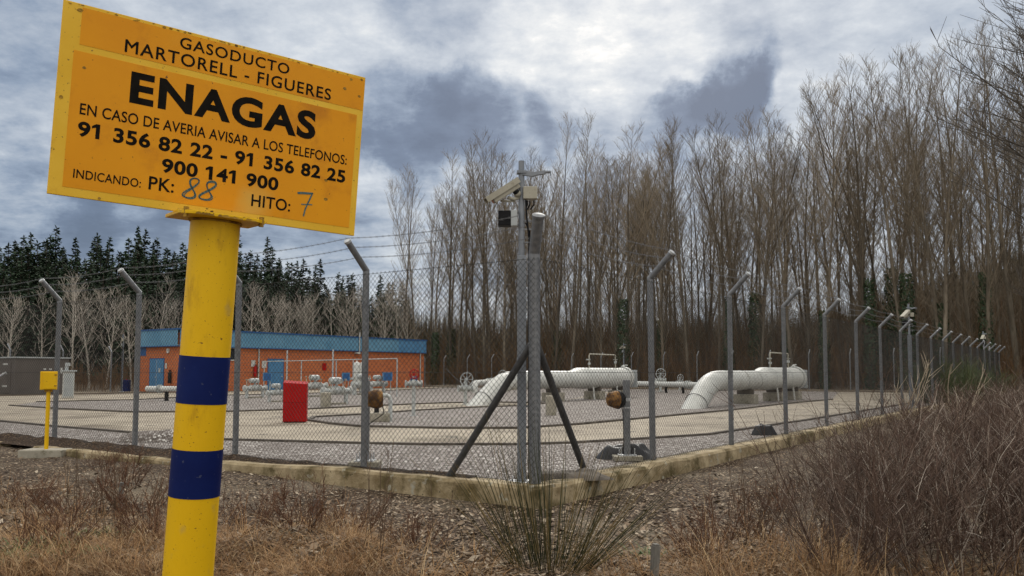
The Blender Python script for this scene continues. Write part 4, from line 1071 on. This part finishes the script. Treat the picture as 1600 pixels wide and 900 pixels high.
def left_trees():
    P = []
    for i in range(4):
        tb, cb = bare_tree(300 + i, 6.6 + .5 * i, .085, .16, 20, 2.9, R(44), 5, .8, .0085, sub=1, fork=(1, 2, 0, 1)[i], up=.09, low=3)
        P.append(proto('bare_tree', tb, cb, 'birch', 'birchtwig'))
    r_ = random.Random(11)
    spots = [(8, 60, 1.0), (-60, 60, 1), (62, 61, .95), (112, 62, 1.05), (140, 66, 1.1), (165, 63, .95), (205, 66, 1.0), (238, 63, 1.1), (270, 66, 1.05), (392, 79, 1.2), (418, 84, 1.25), (445, 82, 1.2), (468, 88, 1.2), (492, 84, 1.35), (520, 90, 1.3), (545, 88, 1.35), (572, 90, 1.4), (598, 92, 1.5), (622, 96, 1.6), (640, 92, 1.7)]
    for k, (px, Y, s) in enumerate(spots):
        c = P[k] if k < 4 else copy_tree(P[r_.randrange(4)])
        p = dp(px, 600, Y); c.location = (p.x, p.y, float(gz(p.x, p.y)) - .05); c.rotation_euler = (0, 0, r_.uniform(0, 6.28)); c.scale = (s,) * 3
        tag(c, 'small pale bare tree in front of the dark conifers', 'tree', 'pale bare trees beyond the left fences')
left_trees()

def conifers():
    P = []
    for i in range(4):
        r_ = random.Random(500 + i); tb, cb = MB(), MB(); h = 15.5
        tb.tube([(0, 0, -.3), (.05, 0, h * .5), (0, .05, h)], [.2, .12, .02], 7, cap=False)
        lev = 30; wmax = (3.1, 2.7, 3.5, 2.5)[i]
        for k in range(lev):
            f = k / (lev - 1); z = h * (.12 + .86 * f); R_ = wmax * ((1 - f) ** .92 + .03) * r_.uniform(.75, 1.15)
            for m in range(10 if f < .9 else 5):
                if r_.random() < .12: continue
                a = r_.uniform(0, 6.28); L = R_ * r_.uniform(.6, 1.15); dz = -.18 if f < .6 else .12
                d = Vector((math.cos(a), math.sin(a), dz)).normalized(); base = Vector((0, 0, z + r_.uniform(-.2, .2)))
                tb.tube([base, base + d * L], [.03, .01], 3, cap=False)
                for j in range(max(4, int(L * 10))):
                    t = (j + r_.random()) / max(4, int(L * 10)); q = base + d * L * t
                    s = r_.uniform(.17, .36); sd = Vector((-d.y, d.x, 0)) * r_.choice((-1, 1))
                    e = (d * .6 + sd * r_.uniform(.2, 1) + Vector((0, 0, r_.uniform(-.5, .35)))).normalized() * s * 1.6; wv = e.cross(Vector((r_.uniform(-1, 1), r_.uniform(-1, 1), 1))).normalized() * s * .45
                    cb.face([q, q + e * .5 + wv, q + e, q + e * .5 - wv])
        for j in range(14): 
            a = r_.uniform(0, 6.28); q = Vector((0, 0, h * r_.uniform(.93, 1.0))); e = Vector((math.cos(a) * .3, math.sin(a) * .3, .35)); w = Vector((-e.y, e.x, 0)) * .3; cb.face([q - w, q + e, q + w])
        P.append(proto('conifer_tree', tb, cb, 'contrunk', 'needles'))
    r_ = random.Random(77); n = 0
    for row, (Y, sc, step) in enumerate([(86, .80, 15), (93, .88, 13), (101, .96, 12), (111, 1.05, 12), (124, 1.15, 12)]):
        px = -150 + row * 7
        while px < 640:
            x = px + r_.uniform(-6, 6); p = dp(x, 600, Y + r_.uniform(-3, 3) + (10 if px > 400 else 0))
            px += step * r_.uniform(.7, 1.3)
            if x > 440 and row < 2: continue
            c = P[n] if n < 4 else copy_tree(P[r_.randrange(4)]); n += 1
            fall = 1 - .20 * float(sstep(np.array(x), 380, 540)) - .10 * float(sstep(np.array(-x), -60, 60)); s = sc * r_.uniform(.70, 1.06) * fall * .96
            c.location = (p.x, p.y, float(gz(p.x, p.y)) - .1); c.scale = (s * r_.uniform(.85, 1.15),) * 2 + (s,); c.rotation_euler = (0, 0, r_.uniform(0, 6.28))
            tag(c, 'dark green conifer in the wood beyond the compound on the left', 'tree', 'dark conifers on the left')
conifers()

def far_wood_and_scrub():
    r_ = random.Random(9); b = MB()
    for k in range(34000):
        az = R(r_.uniform(-40, 42)); D = r_.uniform(118, 265); x, y = D * math.sin(az), D * math.cos(az)
        z = float(gz(x, y)) - .3
        if r_.random() < .72:               # bare stems
            h = r_.uniform(3.5, 10.5); w = r_.uniform(.05, .13); a = r_.uniform(0, 6.28); u = Vector((math.cos(a), math.sin(a), 0)) * w; c = Vector((x, y, z)); t = Vector((r_.uniform(-.9, .9), r_.uniform(-.9, .9), h))
            b.face([c - u, c + u, c + t + u * .3, c + t - u * .3])
            for q in range(2):
                f = r_.uniform(.3, .8); c2 = c + t * f; t2 = Vector((r_.uniform(-1.6, 1.6), r_.uniform(-1.6, 1.6), r_.uniform(1, 2.8))); b.face([c2 - u * .5, c2 + u * .5, c2 + t2])
        else:
            z += r_.random() * 4.5; s = r_.uniform(.35, .9)
            n = Vector((r_.uniform(-1, 1), r_.uniform(-1.3, .3), r_.uniform(-.3, 1))).normalized(); u = n.orthogonal().normalized(); w = n.cross(u); c = Vector((x, y, z))
            b.face([c - u * s, c - w * s * .8, c + u * s * .9, c + w * s])
    tag(b.build('far_wood', 'farwood'), 'far wooded hillside behind the poplars', 'woodland', kind='stuff')
    b = MB()
    for k in range(7800):
        a, t = LR + r_.uniform(1.6, 34), r_.uniform(-55, 66); p = W2(a, t); px = 800 + F * p.x / p.y
        if px < 400 or px > 1800: continue
        p.z = float(gz(p.x, p.y)) - .05; h = r_.uniform(.8, 2.2) + (r_.random() ** 1.6) * (8.0 if a > LR + 7 else 2.6)
        d = Vector((r_.uniform(-.3, .3), r_.uniform(-.3, .3), 1))
        st = limb(b, p, d, h, .018, .009, 4, 3, .03, r_, .10)
        for j in range(5):
            q, bd = lerp_pts(st, r_.uniform(.25, .95)); b.tube([q, q + (bd + Vector((r_.uniform(-1, 1), r_.uniform(-1, 1), .2)) * .8).normalized() * r_.uniform(.4, 1.2)], [.011, .007], 3, cap=False)
    tag(b.build('undergrowth', 'scrub'), 'brown leafless undergrowth between the poplar trunks', 'undergrowth', kind='stuff')
    b = MB()
    for k in range(2600):     # low brown scrub beyond the left fences
        t, a = LL + r_.uniform(1.0, 14), r_.uniform(-5, 64); p = W2(a, t); p.z = float(gz(p.x, p.y)) - .05
        st = limb(b, p, Vector((r_.uniform(-.4, .4), r_.uniform(-.4, .4), 1)), r_.uniform(.6, 2.2), .018, .009, 3, 3, .02, r_, .12)
        for j in range(4):
            q, bd = lerp_pts(st, r_.uniform(.25, .95)); b.tube([q, q + (bd + Vector((r_.uniform(-1, 1), r_.uniform(-1, 1), .2)) * .8).normalized() * r_.uniform(.3, .9)], [.011, .007], 3, cap=False)
    tag(b.build('undergrowth', 'scrub'), 'low brown scrub beyond the left fences', 'undergrowth', kind='stuff')
far_wood_and_scrub()

def overhanging_tree():
    tb, cb = bare_tree(901, 13.5, .24, .22, 46, 6.2, R(62), 9, 1.25, .0075, sub=3, fork=2, up=.05)
    o = proto('roadside_tree', tb, cb, 'darktwig', 'darktwig'); o.location = (17.0, 24.0, -.35); o.rotation_euler = (0, 0, 2.2)
    tag(o, 'bare spreading tree whose branches enter the picture at the upper right', 'tree')
overhanging_tree()

# ------------------------------------------------------------------ near vegetation
def bush_mesh(seed, h, w, stems, mat, tw=.0017, sides=6, droop=-.02):
    r_ = random.Random(seed); b = MB()
    for k in range(stems):
        a = r_.uniform(0, 6.28); rr = w * .35 * math.sqrt(r_.random()); p = Vector((math.cos(a) * rr, math.sin(a) * rr, -.06))
        sp = r_.uniform(.05, .75); a2 = a + r_.uniform(-.7, .7)
        st = limb(b, p, Vector((math.cos(a2) * sp, math.sin(a2) * sp, 1)), h * r_.uniform(.65, 1.2), tw * 2.4, tw, 6, 4, droop, r_, .16)
        for j in range(sides):
            q, bd = lerp_pts(st, r_.uniform(.15, .95)); o = Vector((r_.uniform(-1, 1), r_.uniform(-1, 1), r_.uniform(-.2, .8)))
            s2 = limb(b, q, bd * .8 + o * .8, h * r_.uniform(.15, .45), tw * 1.3, tw * .75, 4, 3, 0, r_, .22)
            for m in range(4):
                q2, b2 = lerp_pts(s2, r_.uniform(.15, 1)); o = Vector((r_.uniform(-1, 1), r_.uniform(-1, 1), r_.uniform(-.3, .8)))
                b.tube([q2, q2 + (b2 * .7 + o * .8).normalized() * h * r_.uniform(.06, .18)], [tw * .85, tw * .6], 3, cap=False)
    return b
def near_bushes():
    P = [bush_mesh(40 + i, 1.15, 1.1, 34, 'bush', tw=.0022, sides=5).build('bare_bush', 'bush') for i in range(4)]
    r_ = random.Random(21); n = 0
    spots = []
    for py, lo, hi, st in [(905, 1225, 1660, 86), (868, 1215, 1650, 80), (832, 1240, 1640, 74), (800, 1225, 1640, 70), (772, 1235, 1630, 66), (748, 1262, 1630, 60), (728, 1290, 1640, 56), (710, 1330, 1640, 50), (694, 1365, 1640, 46), (680, 1395, 1640, 44), (668, 1425, 1650, 42), (656, 1450, 1650, 44)]:
        x = lo
        while x < hi: spots.append((x + r_.uniform(-16, 16), py + r_.uniform(-6, 6))); x += st * 1.12
    for px, py in spots:
        px += 95
        g = gp(px, py, -.28)
        a, bb = loc2(g)
        if bb > -.75 or r_.random() < .22: continue
        o = P[n] if n < 4 else P[r_.randrange(4)].copy()
        if n >= 4: COL.objects.link(o)
        n += 1
        z = float(gz(g.x, g.y)); edge = float(sstep(np.array(px - (1250 + max(0, (800 - py)) * 1.3)), 0, 280))
        s = (.55 + .45 * edge) * r_.uniform(.82, 1.12) * (1.0 if g.y < 14 else 1.15)
        o.location = (g.x, g.y, z); o.rotation_euler = (r_.uniform(-.1, .1), r_.uniform(-.1, .1), r_.uniform(0, 6.28)); o.scale = (s * 1.1, s * 1.1, s)
        tag(o, 'tangled leafless purplish brown bush in the thicket on the right', 'bush', 'leafless bushes beside the right fence')
    wh = []
    for k in range(3):
        b = MB()
        for j in range(9):
            a = r_.uniform(0, 6.28); st = limb(b, Vector((r_.uniform(-.3, .3), r_.uniform(-.3, .3), -.05)), Vector((math.cos(a) * .55, math.sin(a) * .55, 1)), r_.uniform(1.0, 1.75), .0055, .0018, 7, 4, -.03, r_, .13)
            for m in range(7):
                q, bd = lerp_pts(st, r_.uniform(.25, .97)); limb(b, q, bd + Vector((r_.uniform(-1, 1), r_.uniform(-1, 1), r_.uniform(-.3, .5))) * .8, r_.uniform(.15, .45), .0024, .0012, 4, 3, 0, r_, .18)
        wh.append(b)
    WP = [b.build('bare_shrub', 'bush') for b in wh]; n = 0
    for px, py in r_.sample(spots, 46):
        g = gp(px + r_.uniform(60, 110), py, -.28); a, bb = loc2(g)
        if bb > -.8: continue
        o = WP[n] if n < 3 else WP[r_.randrange(3)].copy()
        if n >= 3: COL.objects.link(o)
        n += 1; s = r_.uniform(.7, 1.05); o.location = (g.x, g.y, float(gz(g.x, g.y))); o.rotation_euler = (0, 0, r_.uniform(0, 6.28)); o.scale = (s, s, s)
        tag(o, 'open shrub of long arching leafless whips in the thicket on the right', 'shrub', 'whippy shrubs in the right thicket')
    # pale stems sticking out of the thicket
    r2 = random.Random(4)
    for px, py, h, l in [(1412, 668, 1.9, 'pale bare sapling with curved stems before the right fence posts'), (1495, 690, 1.5, 'pale bare sapling rising from the thicket by the green broom')]:
        b = MB(); g = gp(px, py, -.25); z = float(gz(g.x, g.y))
        for k in range(6):
            a = r2.uniform(0, 6.28); st = limb(b, Vector((0, 0, -.05)), Vector((math.cos(a) * .5, math.sin(a) * .5, 1)), h * r2.uniform(.6, 1.25), .018, .005, 7, 5, .05, r2, .16)
            for j in range(3):
                q, bd = lerp_pts(st, r2.uniform(.3, .9)); limb(b, q, bd + Vector((r2.uniform(-1, 1), r2.uniform(-1, 1), .3)), h * .3, .008, .003, 4, 4, .05, r2, .15)
        o = b.build('sapling', 'palestem', smooth=True); o.location = (g.x, g.y, z); tag(o, l, 'sapling')
    for k, (px, py, s, l) in enumerate([(1478, 640, 1.5, 'larger green broom bush in front of the right fence posts'), (1530, 632, 1.35, 'smaller green broom bush right of the larger one, near the far fence end')]):
        o = bush_mesh(70 + k, 1.2, 1.5, 110, 'broom', tw=.0035, sides=7, droop=.03).build('broom_bush', 'broom'); g = gp(px, py, -.25)
        o.location = (g.x, g.y, float(gz(g.x, g.y))); o.scale = (s, s, s); tag(o, l, 'bush', 'green broom bushes')
near_bushes()

def blade(b, p, d, L, w, r_, curve, n=4):
    side = Vector((-d.y, d.x, 0)); side = side.normalized() if side.length > 1e-4 else Vector((1, 0, 0))
    a = r_.uniform(-.6, .6); side = Vector((side.x * math.cos(a) - side.y * math.sin(a), side.x * math.sin(a) + side.y * math.cos(a), 0))
    q = p.copy(); d = d.normalized(); i0 = len(b.v)
    for i in range(n + 1):
        ww = w * (1 - .85 * i / n) / 2
        b.v.append(tuple(q - side * ww)); b.v.append(tuple(q + side * ww))
        d = (d + Vector((r_.uniform(-.05, .05), r_.uniform(-.05, .05), -curve))).normalized(); q = q + d * (L / n)
    for i in range(n): k = i0 + 2 * i; b.f.append((k, k + 1, k + 3, k + 2)); b.mi.append(0)

def rush_tuft():
    r_ = random.Random(31); b = MB(); g = gp(860, 905, -.3); z = float(gz(g.x, g.y))
    for k in range(220):
        a = r_.uniform(0, 6.28); rr = .24 * math.sqrt(r_.random()); p = Vector((math.cos(a) * rr * 1.25, math.sin(a) * rr, -.05))
        sp = (rr / .24) * r_.uniform(.1, 1.1) + (.7 if math.cos(a) > 0 else .1) * r_.random()
        d = Vector((math.cos(a + r_.uniform(-.4, .4)) * sp, math.sin(a + r_.uniform(-.4, .4)) * sp, 1)).normalized()
        L = r_.uniform(.55, 1.3); pts = [p]; dd = d
        for i in range(5): dd = (dd + Vector((0, 0, -.03 * r_.random()))).normalized(); pts.append(pts[-1] + dd * L / 5)
        b.tube(pts, [.0027, .0026, .0023, .002, .0015, .0007], 4, cap=False)
    o = b.build('rush_tuft', 'rush'); o.location = (g.x, g.y, z); tag(o, 'spiky dark green rush tuft growing below the fence corner', 'rush tuft')
rush_tuft()

def ground_cover():
    r_ = random.Random(41); b = MB()
    # dry grass, in tussocks
    zones = [((0, 330), (768, 930), 190), ((340, 575), (814, 930), 100), ((560, 770), (865, 930), 30), ((1090, 1320), (835, 930), 80), ((940, 1100), (875, 930), 22), ((-150, 70), (725, 930), 80), ((1270, 1640), (860, 940), 30)]
    for (x0, x1), (y0, y1), n in zones:
        for t in range(n):
            px, py = r_.uniform(x0, x1), y0 + (y1 - y0) * math.sqrt(r_.random()); g = gp(px, py, -.28); z = float(gz(g.x, g.y))
            R_ = r_.uniform(.08, .30); hh = r_.uniform(.10, .36); lay = r_.uniform(0, 6.28)
            for k in range(int(150 * R_ / .22)):
                a = r_.uniform(0, 6.28); rr = R_ * r_.random() ** .8; p = Vector((g.x + math.cos(a) * rr, g.y + math.sin(a) * rr, z - .02))
                a2 = a + r_.uniform(-1.1, 1.1) if r_.random() < .6 else lay + r_.uniform(-.8, .8); sp = r_.uniform(.3, 2.2)
                blade(b, p, Vector((math.cos(a2) * sp, math.sin(a2) * sp, 1)), hh * r_.uniform(.5, 1.9), r_.uniform(.0025, .0062), r_, r_.choice((.12, .25, .4, .6)), 7)
    tag(b.build('dry_grass', 'drygrass'), 'dry orange brown grass along the foreground', 'grass', kind='stuff')
    b = MB()
    for k in range(30000):
        px, py = r_.uniform(-120, 1600), 690 + 240 * r_.random() ** .8; g = gp(px, py, -.24); a_, b_ = loc2(g)
        if a_ > -.3 and b_ > -.3: continue
        if px > 1150 and r_.random() < .3: continue
        z = float(gz(g.x, g.y)) + r_.uniform(.002, .012); s = r_.uniform(.010, .030) * (1.8 if r_.random() < .12 else 1); a = r_.uniform(0, 6.28)
        u = Vector((math.cos(a), math.sin(a), r_.uniform(-.5, .5))); w = Vector((-math.sin(a), math.cos(a), r_.uniform(-.5, .5))) * r_.uniform(.25, .7); c = Vector((g.x, g.y, z + s * .3))
        b.face([c - u * s, c - w * s + Vector((0, 0, -.2 * s)), c + u * s, c + w * s])
    tag(b.build('leaf_litter', 'litter'), 'fallen leaves and bark chips on the bare ground', 'leaf litter', kind='stuff')
    b = MB()
    for (px, py, n, rr) in [(30, 885, 260, .45), (90, 870, 120, .3), (175, 850, 120, .22), (-40, 900, 150, .4), (1000, 880, 60, .2), (130, 893, 80, .2)]:
        g = gp(px, py, -.28)
        for k in range(n):
            a = r_.uniform(0, 6.28); r2 = rr * math.sqrt(r_.random()); x, y = g.x + math.cos(a) * r2, g.y + math.sin(a) * r2
            a2 = r_.uniform(0, 6.28); blade(b, Vector((x, y, float(gz(x, y)) - .01)), Vector((math.cos(a2), math.sin(a2), 1.2)), r_.uniform(.08, .2), .012, r_, .25, 3)
    tag(b.build('green_weeds', 'greenweed'), 'green weeds at the bottom left corner', 'weeds', kind='stuff')
    # dead stalks standing in the grass
    for px, py, h, n, l in [(150, 850, .75, 16, 'clump of tall dead stalks left of the signpost'), (255, 838, .55, 12, 'clump of short dead stalks just left of the signpost'), (608, 880, .95, 5, 'thin tall dead stalks between the signpost and the rush tuft'),
                            (645, 900, .9, 4, 'sparse dead stalks left of the rush tuft'), (1180, 880, .7, 14, 'dead stalks at the left edge of the thicket')]:
        b = MB(); g = gp(px, py, -.28); z = float(gz(g.x, g.y))
        for k in range(n):
            p = Vector((r_.uniform(-.3, .3), r_.uniform(-.15, .15), -.03)); st = limb(b, p, Vector((r_.uniform(-.2, .2), r_.uniform(-.2, .2), 1)), h * r_.uniform(.6, 1.15), .0035, .0016, 5, 4, .03, r_, .07)
            for j in range(7):
                q, bd = lerp_pts(st, r_.uniform(.3, 1)); limb(b, q, bd + Vector((r_.uniform(-1, 1), r_.uniform(-1, 1), .2)) * .7, h * r_.uniform(.06, .16), .0017, .001, 2, 3, .05, r_, .1)
        o = b.build('dead_stalks', 'stalk'); o.location = (g.x, g.y, z); tag(o, l, 'dead stalks', 'dead stalks in the foreground')
    BP = [bush_mesh(140 + i, .5, .9, 26, 'bramble', tw=.0021, sides=5, droop=-.06).build('bramble_clump', 'bramble') for i in range(2)]; n = 0
    for px, py, s_ in [(120, 812, 1.0), (185, 775, .9), (232, 806, 1.1), (292, 770, .8), (160, 742, .6), (40, 800, .8), (240, 860, 1.0), (70, 872, .9), (385, 832, .8), (470, 858, .9), (545, 850, .7), (650, 872, .7), (1135, 862, .9), (1090, 882, .7), (1210, 812, .8)]:
        g = gp(px, py, -.28); o = BP[n] if n < 2 else BP[r_.randrange(2)].copy()
        if n >= 2: COL.objects.link(o)
        n += 1; o.location = (g.x, g.y, float(gz(g.x, g.y))); o.rotation_euler = (0, 0, r_.uniform(0, 6.28)); o.scale = (s_, s_, s_ * r_.uniform(.8, 1.2))
        tag(o, 'low rusty brown bramble clump among the dry grass', 'bramble', 'low brambles in the foreground')
    # bleached sticks on the ground
    for px, py, L, a, l in [(560, 738, 1.0, .25, 'bleached stick lying on the bare ground near the kerb'), (40, 770, .5, .6, 'crooked bleached stick lying at the left edge'), (195, 722, .55, .1, 'bleached stick on the ground left of the signpost')]:
        b = MB(); g = gp(px, py, -.22); limb(b, Vector((0, 0, .02)), Vector((math.cos(a), math.sin(a), .02)), L, .012, .005, 6, 6, 0, r_, .12); o = b.build('stick', 'palestem', smooth=True); o.location = (g.x, g.y, float(gz(g.x, g.y)) + .015); tag(o, l, 'stick', 'bleached sticks')
ground_cover()
